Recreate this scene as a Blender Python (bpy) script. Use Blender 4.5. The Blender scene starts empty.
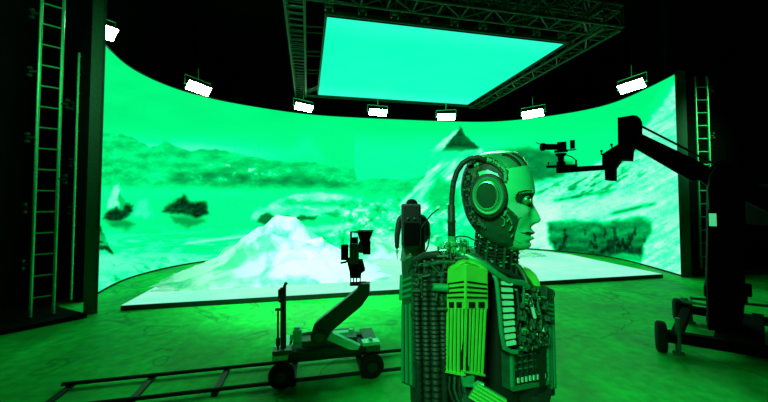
import bpy, math, random
import numpy as np
from mathutils import Vector, Matrix

# ------------------------------------------------------------------ camera, world, exposure
TH = math.radians(11.9)          # camera yaw against the room's axes
PITCH = math.radians(2.0)
F = 325.0                        # focal length in pixels of a 768 wide frame
CAMZ = 1.6
HY = 200.6                       # row of the horizon
CY = HY - F*math.tan(PITCH)     # row of the principal point
S = bpy.context.scene
C = S.collection
cd = bpy.data.cameras.new('camera'); cam = bpy.data.objects.new('camera', cd); C.objects.link(cam)
cam.location = (0, 0, CAMZ); cam.rotation_euler = (math.pi/2 + PITCH, 0, -TH)
cd.sensor_width = 36; cd.lens = 36*F/768; cd.shift_y = (CY - 201)/768
cd.clip_start = 0.02; cd.clip_end = 100
S.camera = cam
w = bpy.data.worlds.new('world'); S.world = w; w.use_nodes = True
w.node_tree.nodes['Background'].inputs[0].default_value = (0.0, 0.010, 0.003, 1)
w.node_tree.nodes['Background'].inputs[1].default_value = 0.3
S.view_settings.view_transform = 'Standard'; S.view_settings.look = 'None'
S.view_settings.exposure = 0; S.view_settings.gamma = 1; S.view_settings.use_curve_mapping = False

def ray(px, py):
    x = (px-384)/F; y = (CY-py)/F
    Y = math.cos(PITCH)-math.sin(PITCH)*y; Z = math.sin(PITCH)+math.cos(PITCH)*y
    return Vector((x*math.cos(TH)+Y*math.sin(TH), -x*math.sin(TH)+Y*math.cos(TH), Z)), Y
def G(px, py, z=0.0):            # point of the photo lying at height z
    r, _ = ray(px, py); t = (z-CAMZ)/r.z
    return Vector((r.x*t, r.y*t, z))
def W(px, py, D):                # point of the photo lying D metres ahead
    r, Y = ray(px, py); t = D/Y
    return Vector((r.x*t, r.y*t, CAMZ+r.z*t))
XR = Vector((math.cos(TH), -math.sin(TH), 0)); ZF = Vector((math.sin(TH), math.cos(TH), 0)); UP = Vector((0, 0, 1))

def area(name, loc, target, size, power, col, spread=math.pi):
    l = bpy.data.lights.new(name, 'AREA'); l.shape = 'DISK'; l.size = size; l.energy = power; l.color = col; l.spread = spread
    o = bpy.data.objects.new(name, l); C.objects.link(o); o.location = loc
    o.rotation_euler = (Vector(target)-Vector(loc)).to_track_quat('-Z', 'Y').to_euler()
    return o
ROB = W(480, 260, .85)
area('overhead_key_lamp', (-1.6, -1.6, 3.6), (ROB.x, ROB.y, 1.4), 1.0, 8.5, (0.3, 1, 0.45), math.radians(34))
area('overhead_back_lamp', (2.2, 4.2, 4.4), (ROB.x, ROB.y, 1.5), 1.0, 22, (0.3, 1, 0.55), math.radians(70))

area('added_ladder_fill_right', (9.3, 2.2, 5.2), (8.45, 6.0, 2.6), .5, 13, (0.3, 1, 0.5), math.radians(32))  # added fill out of view, brightens the ladder right of the wall
area('added_ladder_fill_left', (-3.3, .3, 4.6), (-3.7, 5.4, 3.2), .5, 4, (0.3, 1, 0.5), math.radians(36))  # added fill out of view, brightens the left ladder and post
area('added_stage_fill', (-1.2, 3.0, 5.6), (.6, 7.2, 0.3), .8, 135, (0.45, 1, 0.66), math.radians(62))  # added fill above the view, lifts the ice front and the floor

# ------------------------------------------------------------------ materials
def srgb(r, g, b):
    f = lambda c: (c/255/12.92) if c/255 <= .04045 else ((c/255+.055)/1.055)**2.4
    return (f(r), f(g), f(b), 1)
MATS = {}
def mat(name, col, rough=.6, metal=0.0, noise=.0, scale=8.0, bump=0.0, spec=.5):
    if name in MATS: return MATS[name]
    m = bpy.data.materials.new(name); m.use_nodes = True; nt = m.node_tree; b = nt.nodes['Principled BSDF']
    b.inputs['Roughness'].default_value = rough; b.inputs['Metallic'].default_value = metal
    b.inputs['Specular IOR Level'].default_value = spec
    tc = nt.nodes.new('ShaderNodeTexCoord'); n = nt.nodes.new('ShaderNodeTexNoise'); n.inputs['Scale'].default_value = scale
    n.inputs['Detail'].default_value = 5
    nt.links.new(tc.outputs['Object'], n.inputs['Vector'])
    mx = nt.nodes.new('ShaderNodeMix'); mx.data_type = 'RGBA'
    mx.inputs[6].default_value = tuple(c*(1-noise) for c in col[:3])+(1,)
    mx.inputs[7].default_value = tuple(min(1, c*(1+noise)) for c in col[:3])+(1,)
    nt.links.new(n.outputs[0], mx.inputs[0]); nt.links.new(mx.outputs[2], b.inputs['Base Color'])
    if bump:
        bp = nt.nodes.new('ShaderNodeBump'); bp.inputs['Strength'].default_value = bump; bp.inputs['Distance'].default_value = .01
        nt.links.new(n.outputs[0], bp.inputs['Height']); nt.links.new(bp.outputs[0], b.inputs['Normal'])
    MATS[name] = m; return m
def emis(name, col, strength=1.0, attr=None):
    m = bpy.data.materials.new(name); m.use_nodes = True; nt = m.node_tree; b = nt.nodes['Principled BSDF']
    b.inputs['Base Color'].default_value = (.001, .004, .002, 1); b.inputs['Roughness'].default_value = 1; b.inputs['Specular IOR Level'].default_value = 0.02
    b.inputs['Emission Color'].default_value = col; b.inputs['Emission Strength'].default_value = strength
    if attr:
        a = nt.nodes.new('ShaderNodeVertexColor'); a.layer_name = attr; nt.links.new(a.outputs[0], b.inputs['Emission Color'])
    MATS[name] = m; return m
M_black = mat('black_paint', (.0015, .006, .003, 1), .9, spec=.1)
M_wall = mat('black_drape', (.0012, .004, .002, 1), .95, spec=.05)
M_dark = mat('dark_metal', (.003, .022, .009, 1), .55, .2, .3)
M_crane = mat('crane_black', (.0005, .003, .0012, 1), .8, .0, .3, spec=.06)
M_truss = mat('truss_paint', (.004, .07, .02, 1), .75, .1, .3, spec=.2)
M_ladder = mat('ladder_steel', (.05, .75, .24, 1), .45, .4, .3, 20)
M_frame = mat('frame_steel', (.01, .16, .06, 1), .6, .1, .4, 30)
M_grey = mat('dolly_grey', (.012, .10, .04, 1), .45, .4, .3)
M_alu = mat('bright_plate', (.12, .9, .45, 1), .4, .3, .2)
M_rubber = mat('rubber', (.001, .008, .003, 1), .8, spec=.2)
M_rig = mat('dolly_dark', (.004, .045, .017, 1), .5, .3, .3)

# ------------------------------------------------------------------ mesh builder
class MB:
    def __init__(s): s.v = []; s.f = []; s.sm = []
    def add(s, vs, fs, smooth=False):
        o = len(s.v); s.v += [Vector(v) for v in vs]; s.f += [tuple(o+i for i in f) for f in fs]; s.sm += [smooth]*len(fs); return s
    def obox(s, c, ax, ay, az, sx, sy, sz):
        c = Vector(c); vs = []
        for k in (-.5, .5):
            for j in (-.5, .5):
                for i in (-.5, .5): vs.append(c+ax*(i*sx)+ay*(j*sy)+az*(k*sz))
        return s.add(vs, [(0, 2, 3, 1), (4, 5, 7, 6), (0, 1, 5, 4), (2, 6, 7, 3), (0, 4, 6, 2), (1, 3, 7, 5)])
    def box(s, c, sz): return s.obox(c, Vector((1, 0, 0)), Vector((0, 1, 0)), UP, *sz)
    def cbox(s, c, sz): return s.obox(c, XR, ZF, UP, *sz)         # box square to the view axis
    def bar(s, a, b, w_, h=None, up=UP):
        a = Vector(a); b = Vector(b); d = b-a; L = d.length
        if L < 1e-6: return s
        d.normalize(); u = Vector(up)
        if abs(d.dot(u)) > .98: u = Vector((1, 0, 0)) if abs(d.x) < .9 else Vector((0, 1, 0))
        x = d.cross(u).normalized(); z = x.cross(d).normalized()
        return s.obox((a+b)/2, x, d, z, w_, L, h or w_)
    def tube(s, pts, r, n=8, cap=True):
        pts = [Vector(p) for p in pts]; rs = r if isinstance(r, (list, tuple)) else [r]*len(pts)
        vs = []; fs = []; prev = None
        for i, p in enumerate(pts):
            d = (pts[min(i+1, len(pts)-1)]-pts[max(i-1, 0)])
            d = d.normalized() if d.length > 1e-9 else Vector((0, 0, 1))
            if prev is None: x = d.orthogonal().normalized()
            else: x = (prev-d*prev.dot(d)); x = x.normalized() if x.length > 1e-6 else d.orthogonal().normalized()
            prev = x; y = d.cross(x)
            for k in range(n):
                a = 2*math.pi*k/n; vs.append(p+(x*math.cos(a)+y*math.sin(a))*rs[i])
        m = len(pts)
        for i in range(m-1):
            for k in range(n): fs.append((i*n+k, i*n+(k+1) % n, (i+1)*n+(k+1) % n, (i+1)*n+k))
        if cap: fs.append(tuple(range(n))[::-1]); fs.append(tuple((m-1)*n+k for k in range(n)))
        return s.add(vs, fs, True)
    def lathe(s, c, axis, prof, n=24, up=None, sx=1.0, sy=1.0):   # prof: (radius, along axis)
        ax = Vector(axis).normalized(); x = (Vector(up)-ax*Vector(up).dot(ax)).normalized() if up else ax.orthogonal().normalized()
        y = ax.cross(x); vs = []; fs = []
        for r, h in prof:
            for k in range(n):
                a = 2*math.pi*k/n; vs.append(Vector(c)+ax*h+x*(r*sx*math.cos(a))+y*(r*sy*math.sin(a)))
        for i in range(len(prof)-1):
            for k in range(n): fs.append((i*n+k, i*n+(k+1) % n, (i+1)*n+(k+1) % n, (i+1)*n+k))
        fs.append(tuple(range(n))[::-1]); fs.append(tuple((len(prof)-1)*n+k for k in range(n)))
        return s.add(vs, fs, True)
    def cyl(s, a, b, r, n=20):
        a = Vector(a); b = Vector(b); L = (b-a).length; e = min(r*.15, L*.2)
        return s.lathe(a, b-a, [(r-e, 0), (r, e), (r, L-e), (r-e, L)], n)
    def prism(s, pts, off):       # polygon of points extruded by a vector
        n = len(pts); off = Vector(off); vs = [Vector(p) for p in pts]+[Vector(p)+off for p in pts]
        return s.add(vs, [tuple(range(n)), tuple(range(2*n-1, n-1, -1))]+[(i, n+i, n+(i+1) % n, (i+1) % n) for i in range(n)])
    def sphere(s, c, r, n=12, sc=(1, 1, 1)):
        prof = []
        vs = []; fs = []
        for i in range(1, n):
            t = math.pi*i/n
            for k in range(n*2):
                a = math.pi*k/n
                vs.append(Vector(c)+Vector((math.sin(t)*math.cos(a)*sc[0], math.sin(t)*math.sin(a)*sc[1], math.cos(t)*sc[2]))*r)
        q = len(vs); vs += [Vector(c)+Vector((0, 0, r*sc[2])), Vector(c)-Vector((0, 0, r*sc[2]))]; m = 2*n
        for i in range(n-2):
            for k in range(m): fs.append((i*m+k, (i+1)*m+k, (i+1)*m+(k+1) % m, i*m+(k+1) % m))
        for k in range(m): fs.append((q, k, (k+1) % m)); fs.append((q+1, (n-2)*m+(k+1) % m, (n-2)*m+k))
        return s.add(vs, fs, True)
    def build(s, name, m, parent=None, bevel=0.0):
        me = bpy.data.meshes.new(name); o = bpy.data.objects.new(name, me); C.objects.link(o)
        off = Vector((0, 0, 0))
        if parent is not None:
            q = parent
            while q is not None: off += q.location; q = q.parent
        me.from_pydata([v-off for v in s.v], [], s.f); me.validate()
        me.polygons.foreach_set('use_smooth', s.sm[:len(me.polygons)] if len(s.sm) >= len(me.polygons) else [False]*len(me.polygons))
        me.materials.append(m)
        import bmesh
        bm = bmesh.new(); bm.from_mesh(me); bmesh.ops.recalc_face_normals(bm, faces=bm.faces)
        for e in bm.edges:
            if len(e.link_faces) == 2 and e.calc_face_angle(0) > .7: e.smooth = False
        bm.to_mesh(me); bm.free()
        if parent is not None: o.parent = parent
        if bevel:
            bv = o.modifiers.new('bevel', 'BEVEL'); bv.width = bevel; bv.segments = 2; bv.limit_method = 'ANGLE'
        return o
def thing(name, label, cat, loc=(0, 0, 0), rz=0, group=None):
    o = bpy.data.objects.new(name, None); C.objects.link(o); o.location = loc; o.rotation_euler = (0, 0, rz)
    o.empty_display_size = .1
    o['label'] = label; o['category'] = cat
    if group: o['group'] = group
    return o
def tag(o, label, cat, group=None):
    o['label'] = label; o['category'] = cat
    if group: o['group'] = group
    return o
def struct(o): o['kind'] = 'structure'; return o
def plab(o, l): o['label'] = l; return o
def copy_tree(o, parent=None):
    c = o.copy(); C.objects.link(c)
    if parent is not None: c.parent = parent
    for ch in list(o.children): copy_tree(ch, c)
    return c
def grid_mesh(name, P, m, col=None, parent=None, smooth=True, closed=False):
    ny, nx, _ = P.shape
    me = bpy.data.meshes.new(name); v = P.reshape(-1, 3)
    off = Vector((0, 0, 0)) if parent is None else parent.location
    v = v-np.array(off)
    idx = np.arange(ny*nx).reshape(ny, nx)
    if closed: idx = np.concatenate([idx, idx[:, :1]], 1)
    f = np.stack([idx[:-1, :-1], idx[:-1, 1:], idx[1:, 1:], idx[1:, :-1]], -1).reshape(-1, 4)
    me.vertices.add(len(v)); me.vertices.foreach_set('co', v.astype(np.float32).ravel())
    me.loops.add(f.size); me.loops.foreach_set('vertex_index', f.ravel().astype(np.int32))
    me.polygons.add(len(f)); me.polygons.foreach_set('loop_start', (np.arange(len(f))*4).astype(np.int32))
    me.update(); me.validate()
    me.polygons.foreach_set('use_smooth', [smooth]*len(me.polygons))
    if col is not None:
        a = me.color_attributes.new('picture', 'FLOAT_COLOR', 'POINT')
        a.data.foreach_set('color', col.reshape(-1, 4).astype(np.float32).ravel())
    me.materials.append(m)
    o = bpy.data.objects.new(name, me); C.objects.link(o)
    if parent is not None: o.parent = parent
    return o

# ------------------------------------------------------------------ numpy noise
def _hash(ix, iy, seed):
    h = (ix*374761393+iy*668265263+seed*362437) & 0xffffffff
    h = ((h ^ (h >> 13))*1274126177) & 0xffffffff
    return ((h ^ (h >> 16)) & 0xffff)/65535.0
def vnoise(x, y, seed=0):
    ix = np.floor(x).astype(np.int64); iy = np.floor(y).astype(np.int64); fx = x-ix; fy = y-iy
    fx = fx*fx*(3-2*fx); fy = fy*fy*(3-2*fy)
    a = _hash(ix, iy, seed); b = _hash(ix+1, iy, seed); c = _hash(ix, iy+1, seed); d = _hash(ix+1, iy+1, seed)
    return (a*(1-fx)+b*fx)*(1-fy)+(c*(1-fx)+d*fx)*fy
def fbm(x, y, seed=0, o=4):
    r = 0; a = .5; t = 0
    for i in range(o): r = r+a*vnoise(x*2**i, y*2**i, seed+i*17); t += a; a *= .55
    return r/t
def sst(a, b, x): t = np.clip((x-a)/(b-a), 0, 1); return t*t*(3-2*t)

# ------------------------------------------------------------------ the room
FLOORW = [(-4.35, -3.2), (12.5, -3.2), (12.5, 13), (-4.35, 13)]
def floor_mat():
    m = bpy.data.materials.new('concrete'); m.use_nodes = True; nt = m.node_tree; b = nt.nodes['Principled BSDF']; L = nt.links.new
    tc = nt.nodes.new('ShaderNodeTexCoord')
    def noise(sc, det=6, dist=0.0):
        n = nt.nodes.new('ShaderNodeTexNoise'); n.inputs['Scale'].default_value = sc; n.inputs['Detail'].default_value = det
        n.inputs['Distortion'].default_value = dist; L(tc.outputs['Object'], n.inputs['Vector']); return n
    def ramp(src, stops):
        r = nt.nodes.new('ShaderNodeValToRGB'); e = r.color_ramp.elements
        e[0].position, e[0].color = stops[0]; e[1].position, e[1].color = stops[1]
        for p, c in stops[2:]: q = e.new(p); q.color = c
        L(src, r.inputs[0]); return r
    def mul(a, b_, f=1.0):
        x = nt.nodes.new('ShaderNodeMix'); x.data_type = 'RGBA'; x.blend_type = 'MULTIPLY'; x.inputs[0].default_value = f
        L(a, x.inputs[6]); L(b_, x.inputs[7]); return x.outputs[2]
    n1 = noise(1.1, 8, .6); r1 = ramp(n1.outputs[0], [(.32, (.004, .52, .05, 1)), (.68, (.008, .97, .11, 1))])
    n2 = noise(9, 8); r2 = ramp(n2.outputs[0], [(.3, (.72, .72, .72, 1)), (.65, (1, 1, 1, 1))])
    n3 = noise(.55, 3, 1.5); r3 = ramp(n3.outputs[0], [(.60, (1, 1, 1, 1)), (.63, (1.0, 1.0, 1.0, 1)), (.615, (.55, .6, .6, 1))])
    # cracks: edges of big cells, broken up by noise
    vo = nt.nodes.new('ShaderNodeTexVoronoi'); vo.feature = 'DISTANCE_TO_EDGE'; vo.inputs['Scale'].default_value = .22
    nw = noise(2.2, 6); ad = nt.nodes.new('ShaderNodeMix'); ad.data_type = 'RGBA'; ad.blend_type = 'LINEAR_LIGHT'; ad.inputs[0].default_value = .35
    L(tc.outputs['Object'], ad.inputs[6]); L(nw.outputs['Color'], ad.inputs[7]); L(ad.outputs[2], vo.inputs['Vector'])
    r4 = ramp(vo.outputs['Distance'], [(0.0, (.4, .4, .4, 1)), (.004, (1, 1, 1, 1))])
    c = mul(r1.outputs[0], r2.outputs[0]); c = mul(c, r3.outputs[0]); c = mul(c, r4.outputs[0], .8)
    L(c, b.inputs['Base Color'])
    rr = ramp(n1.outputs[0], [(.3, (.45,)*3+(1,)), (.7, (.7,)*3+(1,))]); L(rr.outputs[0], b.inputs['Roughness'])
    b.inputs['Specular IOR Level'].default_value = .12
    bp = nt.nodes.new('ShaderNodeBump'); bp.inputs['Strength'].default_value = .25; bp.inputs['Distance'].default_value = .01
    L(n2.outputs[0], bp.inputs['Height']); L(bp.outputs[0], b.inputs['Normal'])
    return m
struct(MB().box((4.1, 4.9, -.1), (17.2, 16.6, .2)).build('floor', floor_mat()))
struct(MB().box((4.1, 4.9, 7.6), (17.2, 16.6, .2)).build('ceiling', M_wall))
struct(MB().box((4.1, 13.1, 3.75), (17.2, .2, 7.5)).build('wall_back', M_wall))
struct(MB().box((4.1, -3.3, 3.75), (17.2, .2, 7.5)).build('wall_front', M_wall))
wl = MB(); wl.box((-4.45, 4.9, 3.75), (.2, 16.6, 7.5)); struct(wl.build('wall_left', M_wall))
wr = MB(); wr.box((12.6, 4.9, 3.75), (.2, 16.6, 7.5)); struct(wr.build('wall_right', M_wall))
pr = MB(); pr.bar((8.35, 6.25, 3.7), (12.4, 5.1, 3.7), .12, 7.4); struct(pr.build('trim_1', M_wall))

# ------------------------------------------------------------------ curved screen wall
HW = 4.32
ctrl = [(-3.56, 6.05), (-3.66, 6.7), (-3.72, 7.8), (-2.96, 9.28), (-0.65, 10.38), (1.0, 10.55), (2.76, 10.5), (4.5, 10.40), (6.25, 10.05), (7.62, 8.75), (8.12, 7.66), (7.93, 6.55), (7.55, 5.42)]
def crom(P, n=40):
    P = [np.array(p) for p in P]; P = [2*P[0]-P[1]]+P+[2*P[-1]-P[-2]]; out = []
    for i in range(1, len(P)-2):
        for k in range(n):
            t = k/n; a, b, c, d = P[i-1:i+3]
            out.append(.5*((2*b)+(-a+c)*t+(2*a-5*b+4*c-d)*t*t+(-a+3*b-3*c+d)*t**3))
    out.append(P[-2]); return np.array(out)
cv = crom(ctrl)
for _ in range(260):
    cv[1:-1] = .5*cv[1:-1]+.25*(cv[:-2]+cv[2:])
dl = np.r_[0, np.cumsum(np.linalg.norm(np.diff(cv, axis=0), axis=1))]
def resample(n):
    s = np.linspace(0, dl[-1], n); return np.stack([np.interp(s, dl, cv[:, 0]), np.interp(s, dl, cv[:, 1])], 1)

def palette(t):                   # tone of the green tinted picture -> linear colour
    k = np.array([0, .15, .3, .45, .6, .7, .8, .9, 1.0])
    R = np.array([0, 0, 0, 0, 0, 0, 8, 95, 205]); Gc = np.array([12, 50, 100, 155, 212, 252, 255, 255, 255]); B = np.array([5, 22, 45, 72, 100, 128, 165, 200, 236])
    def lin(c): c = c/255; return np.where(c <= .04045, c/12.92, ((c+.055)/1.055)**2.4)
    o = np.ones(t.shape+(4,))
    for i, ch in enumerate((R, Gc, B)): o[..., i] = lin(np.interp(t, k, ch))
    return o
def inpoly(x, y, poly, soft=2.0):
    # soft inside test through signed distance
    n = len(poly); d = np.full(x.shape, 1e9); ins = np.zeros(x.shape, bool)
    for i in range(n):
        x0, y0 = poly[i]; x1, y1 = poly[(i+1) % n]
        ex, ey = x1-x0, y1-y0; t = np.clip(((x-x0)*ex+(y-y0)*ey)/(ex*ex+ey*ey+1e-9), 0, 1)
        d = np.minimum(d, np.hypot(x-(x0+ex*t), y-(y0+ey*t)))
        c = ((y0 > y) != (y1 > y)) & (x < (x1-x0)*(y-y0)/((y1-y0) if y1 != y0 else 1e-9)+x0); ins ^= c
    sd = np.where(ins, d, -d); return sst(-soft, soft, sd)
def picture(x, y):
    wx = x+(fbm(x/7, y/7, 91)-.5)*5; wy = y+(fbm(x/7, y/7, 92)-.5)*5
    n1 = fbm(x/40, y/14, 1); n2 = fbm(x/9, y/5, 2); n3 = fbm(x/3.2, y/2.2, 3)
    t = .695+.03*sst(110, 150, y)+(n1-.5)*.03
    mix = lambda a, b, m: a*(1-m)+b*m
    # haze above the left ranges
    t = mix(t, .875, .85*np.exp(-((y-(148+.05*(x-100)))/12)**2)*sst(345, 180, x)*(.6+.8*n1))
    t = mix(t, .80, .6*inpoly(wx, wy, [(292, 155), (300, 138), (312, 137), (318, 150), (325, 162)], 8))
    # brighter sky panel right of the seam
    t = mix(t, .775+.03*(n1-.5), sst(353, 356, x)*sst(128, 150, y)*sst(560, 480, x))
    # far ranges at the left
    rx = [90, 105, 115, 125, 135, 150, 158, 165, 175, 190, 200, 215, 237, 266, 295, 315, 340, 353, 358, 375, 400, 430, 470]
    ry = [131, 133, 129, 136, 138, 147, 145, 140, 146, 152, 149, 150, 153, 160, 162, 163, 168, 167, 182, 178, 180, 176, 178]
    rid = np.interp(x, rx, ry)+(n2-.5)*3
    m = sst(-1.0, 1.0, y-rid)*sst(500, 470, x)
    mt = .67+(n2-.5)*.16-.0*y
    mt = mt+.22*sst(.56, .72, n2)*sst(.45, .6, n3)*sst(rid+4, rid+14, y)*sst(188, 172, y)*sst(175, 215, x)
    mt = mix(mt, .83, .4*sst(60, 110, 170-x)*0)
    dk = np.exp(-((y-(176+.06*(x-170))-6*(n1-.5))/7.5)**2)*sst(150, 200, x)*sst(354, 335, x)
    mt = mt-.20*dk*(.1+1.3*fbm(x/16, y/6, 78))+.20*(fbm((x-y)/14, (y+x*.2)/5, 77)-.5)
    mt = mix(mt, .74, sst(180, 200, y-.03*(x-250)-8*(n1-.5)))
    t = mix(t, mt, m)
    t = mix(t, .80, .5*np.exp(-((y-192)/5)**2)*sst(360, 340, x)*(.5+n1))
    # water
    wat = .725+(fbm(x/40, y/3, 5)-.5)*.10
    t = mix(t, wat, sst(218, 226, y)*sst(420, 350, x))
    t = mix(t, .84+(n2-.5)*.1, sst(248, 262, y+.03*(200-x))*sst(300, 260, x))
    t = mix(t, .93, .9*np.exp(-((y-(244-.12*(x-180)))/1.6)**2)*sst(176, 190, x)*sst(275, 255, x))
    t = mix(t, .92, .6*np.exp(-((y-241)/2.0)**2)*sst(118, 128, x)*sst(150, 135, x))
    t = mix(t, .55, .8*sst(.60, .72, fbm(x/6-y/5, y/5, 8))*inpoly(x, y, [(112, 262), (130, 262), (190, 255), (190, 263), (135, 274), (112, 284)], 3))
    # bergs with dark shores
    t = mix(t, .92, inpoly(wx, wy, [(106, 208), (109, 196), (113, 186), (118, 183), (122, 190), (125, 199), (128, 208)], 2)*.85)
    t = mix(t, .55, .8*inpoly(wx, wy, [(117, 200), (121, 190), (127, 205), (120, 210)], 1.5))
    t = mix(t, .22+(n3-.5)*.3, inpoly(wx, wy, [(103, 219), (108, 210), (116, 207), (122, 211), (126, 203), (132, 206), (133, 212), (124, 218), (118, 221)], 2.5))
    t = mix(t, .42, .7*inpoly(wx, wy, [(106, 222), (124, 220), (135, 224), (128, 229), (112, 228)], 3))
    t = mix(t, .88, .6*inpoly(wx, wy, [(133, 216), (138, 200), (146, 198), (152, 214), (145, 219)], 3))
    t = mix(t, .26+(n3-.5)*.35, inpoly(wx, wy, [(163, 211), (174, 202), (183, 194), (191, 203), (206, 202), (209, 213), (196, 217), (185, 215), (172, 213)], 2.5))
    t = mix(t, .45, .75*inpoly(wx, wy, [(170, 216), (200, 218), (205, 221), (188, 228), (176, 223)], 3))
    t = mix(t, .88+(n1-.5)*.2+(n2-.5)*.12, inpoly(wx, wy, [(251, 220), (254, 209), (266, 207), (280, 199), (300, 193), (322, 192), (352, 196), (354, 212), (330, 217), (300, 217), (270, 222)], 2))
    t = mix(t, .33, .85*inpoly(wx, wy, [(257, 222), (262, 215), (270, 213), (277, 217), (318, 216), (314, 219), (280, 221), (264, 224)], 1.6))
    t = mix(t, .55, .6*np.exp(-((y-(203+.02*(x-300))-6*(n2-.5))/2.2)**2)*inpoly(x, y, [(285, 195), (350, 195), (350, 212), (285, 212)], 4))
    t = mix(t, .45, .6*inpoly(wx, wy, [(322, 214), (352, 208), (354, 216), (330, 217)], 2))
    # rubble behind the mound
    t = mix(t, .60+.55*(fbm(x/7, y/5, 11)-.22), inpoly(wx, wy, [(340, 205), (356, 199), (380, 203), (402, 198), (420, 200), (445, 205), (470, 240), (470, 285), (300, 285), (310, 240), (335, 225)], 3))
    t = mix(t, .90, .8*inpoly(wx, wy, [(300, 228), (352, 223), (352, 229), (310, 233)], 2))
    t = mix(t, .93, .8*inpoly(wx, wy, [(360, 238), (402, 232), (430, 236), (430, 243), (365, 246)], 3))
    # the big peak
    sl = .86+.35*(fbm((x+y*1.1)/5, (y-x)/30, 14)-.5)
    t = mix(t, sl, inpoly(wx, wy, [(398, 205), (425, 176), (432, 150), (459, 126), (466, 134), (478, 148), (500, 165), (530, 180), (530, 215), (470, 225), (425, 215)], 1.5))
    t = mix(t, .35+(n2-.5)*.25, inpoly(wx, wy, [(459, 126), (464, 132), (478, 149), (462, 152), (438, 152), (452, 139), (456, 132)], 1.3))
    t = mix(t, .93, .9*inpoly(wx, wy, [(459, 128), (455, 136), (440, 151), (428, 152), (445, 138)], 1.2))
    t = mix(t, .78, .85*inpoly(x, y, [(372, 150), (450, 149), (480, 151), (480, 158), (440, 162), (380, 168)], 5)*sst(500, 470, x))
    t = mix(t, .62+(n2-.5)*.1, .9*inpoly(wx, wy, [(425, 200), (438, 176), (452, 185), (462, 200), (458, 212), (436, 214)], 4))
    # dark range behind the head and the face
    t = mix(t, .47+(n2-.5)*.15, inpoly(wx, wy, [(495, 152), (530, 148), (555, 153), (575, 165), (570, 178), (545, 184), (528, 178), (500, 180)], 4))
    # right glacier
    top = np.interp(x, [500, 535, 560, 590, 615, 640, 660, 672, 690], [190, 184, 176, 165, 150, 130, 108, 88, 60])
    gm = sst(-5, 5, y-top+(n2-.5)*8)
    u_ = (x*.88-y*.47); v_ = (y*.88+x*.47)
    gl = .875+.16*(fbm(u_/26, v_/3.6, 21)-.5)+.12*(n3-.5)
    gl = gl-.30*sst(.56, .70, fbm(u_/13, v_/3.0, 22))*inpoly(x, y, [(535, 190), (570, 176), (610, 160), (640, 145), (645, 175), (600, 195), (545, 200)], 6)
    gl = mix(gl, .93, .6*inpoly(wx, wy, [(545, 208), (650, 190), (676, 200), (655, 215), (545, 222)], 6))
    t = mix(t, gl, gm*sst(495, 525, x))
    t = mix(t, .96, .8*inpoly(wx, wy, [(520, 205), (560, 200), (560, 250), (520, 248)], 8))
    t = mix(t, .42, .9*np.exp(-((y-(196-.18*(x-580)))/1.5)**2)*inpoly(x, y, [(556, 190), (612, 190), (612, 205), (556, 205)], 5)*sst(.3, .6, n2+.2))
    t = mix(t, .45, .8*np.exp(-((y-(213-.24*(x-615)))/1.8)**2)*inpoly(x, y, [(612, 200), (655, 200), (655, 216), (612, 216)], 4))
    t = mix(t, .86, .7*sst(-6, 6, y-(np.interp(x, [640, 660, 676], [120, 90, 78])))*sst(640, 665, x)*sst(300, 180, y)*0.3)
    # crevasse
    cr = .50+(n2-.5)*.35+.10*sst(228, 215, y)-.15*sst(232, 252, y)-.20*sst(.52, .68, fbm(x/5, y/9, 31))*sst(222, 232, y)*sst(262, 246, y)
    crm = inpoly(wx, wy, [(548, 223), (575, 220), (610, 222), (640, 216), (652, 221), (651, 233), (644, 244), (640, 262), (600, 258), (555, 252), (549, 240)], 2.5)
    t = mix(t, cr, crm)
    t = mix(t, .72, .7*inpoly(wx, wy, [(608, 257), (622, 252), (640, 256), (640, 263), (612, 261)], 2))
    # dark rock at the far left edge
    t = mix(t, .25, inpoly(wx, wy, [(92, 218), (99, 222), (104, 232), (109, 246), (114, 255), (104, 250), (92, 250)], 1.3))
    # sparkle of sunlit ice over the water and the rubble
    t = mix(t, .97, .8*sst(.58, .70, fbm(x/6, y/4, 71))*inpoly(x, y, [(345, 200), (450, 200), (470, 285), (330, 285), (340, 230)], 8))
    t = mix(t, .88, .55*sst(.50, .62, fbm(x/22, y/4, 72))*inpoly(x, y, [(95, 232), (260, 228), (250, 300), (95, 300)], 8))
    t = mix(t, .97, .6*sst(.48, .62, fbm(x/13, y/6, 73))*inpoly(wx, wy, [(262, 209), (285, 199), (320, 194), (350, 198), (350, 209), (300, 211)], 3))
    t = mix(t, .96, .35*sst(.56, .66, fbm(u_/15, v_/5, 74))*gm*sst(500, 530, x)*(1-crm))
    t = .70+(t-.70)*1.15
    # fine snow glitter
    t = t+(fbm(x/1.6, y/1.6, 41, 2)-.5)*.05*sst(130, 160, y)
    return np.clip(t, 0, 1)
NX, NY = 760, 270
uv = resample(NX); zz = np.linspace(.035, HW, NY)
P = np.zeros((NY, NX, 3)); P[..., 0] = uv[None, :, 0]; P[..., 1] = uv[None, :, 1]; P[..., 2] = zz[:, None]
Xc = P[..., 0]*math.cos(TH)-P[..., 1]*math.sin(TH); Zc = P[..., 0]*math.sin(TH)+P[..., 1]*math.cos(TH); dz = P[..., 2]-CAMZ
Yp = Zc*math.cos(PITCH)+dz*math.sin(PITCH); Zp = -Zc*math.sin(PITCH)+dz*math.cos(PITCH)
PX = 384+F*Xc/Yp; PY = CY-F*Zp/Yp
col = palette(picture(PX, PY))
M_screen = emis('screen_picture', (0, 1, .3, 1), 1.0, 'picture')
lw = thing('screen_wall', 'huge curved video wall showing a green tinted glacier landscape', 'video wall', (2.2, 10.4, 0))
scr = grid_mesh('screen', P, M_screen, col, lw); scr['label'] = 'glowing picture of icebergs, mountains and a snowy slope'
tn = np.gradient(uv, axis=0); tn /= np.linalg.norm(tn, axis=1)[:, None]; nr = np.stack([-tn[:, 1], tn[:, 0]], 1)   # outward
sub = slice(0, NX, 6)
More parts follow.
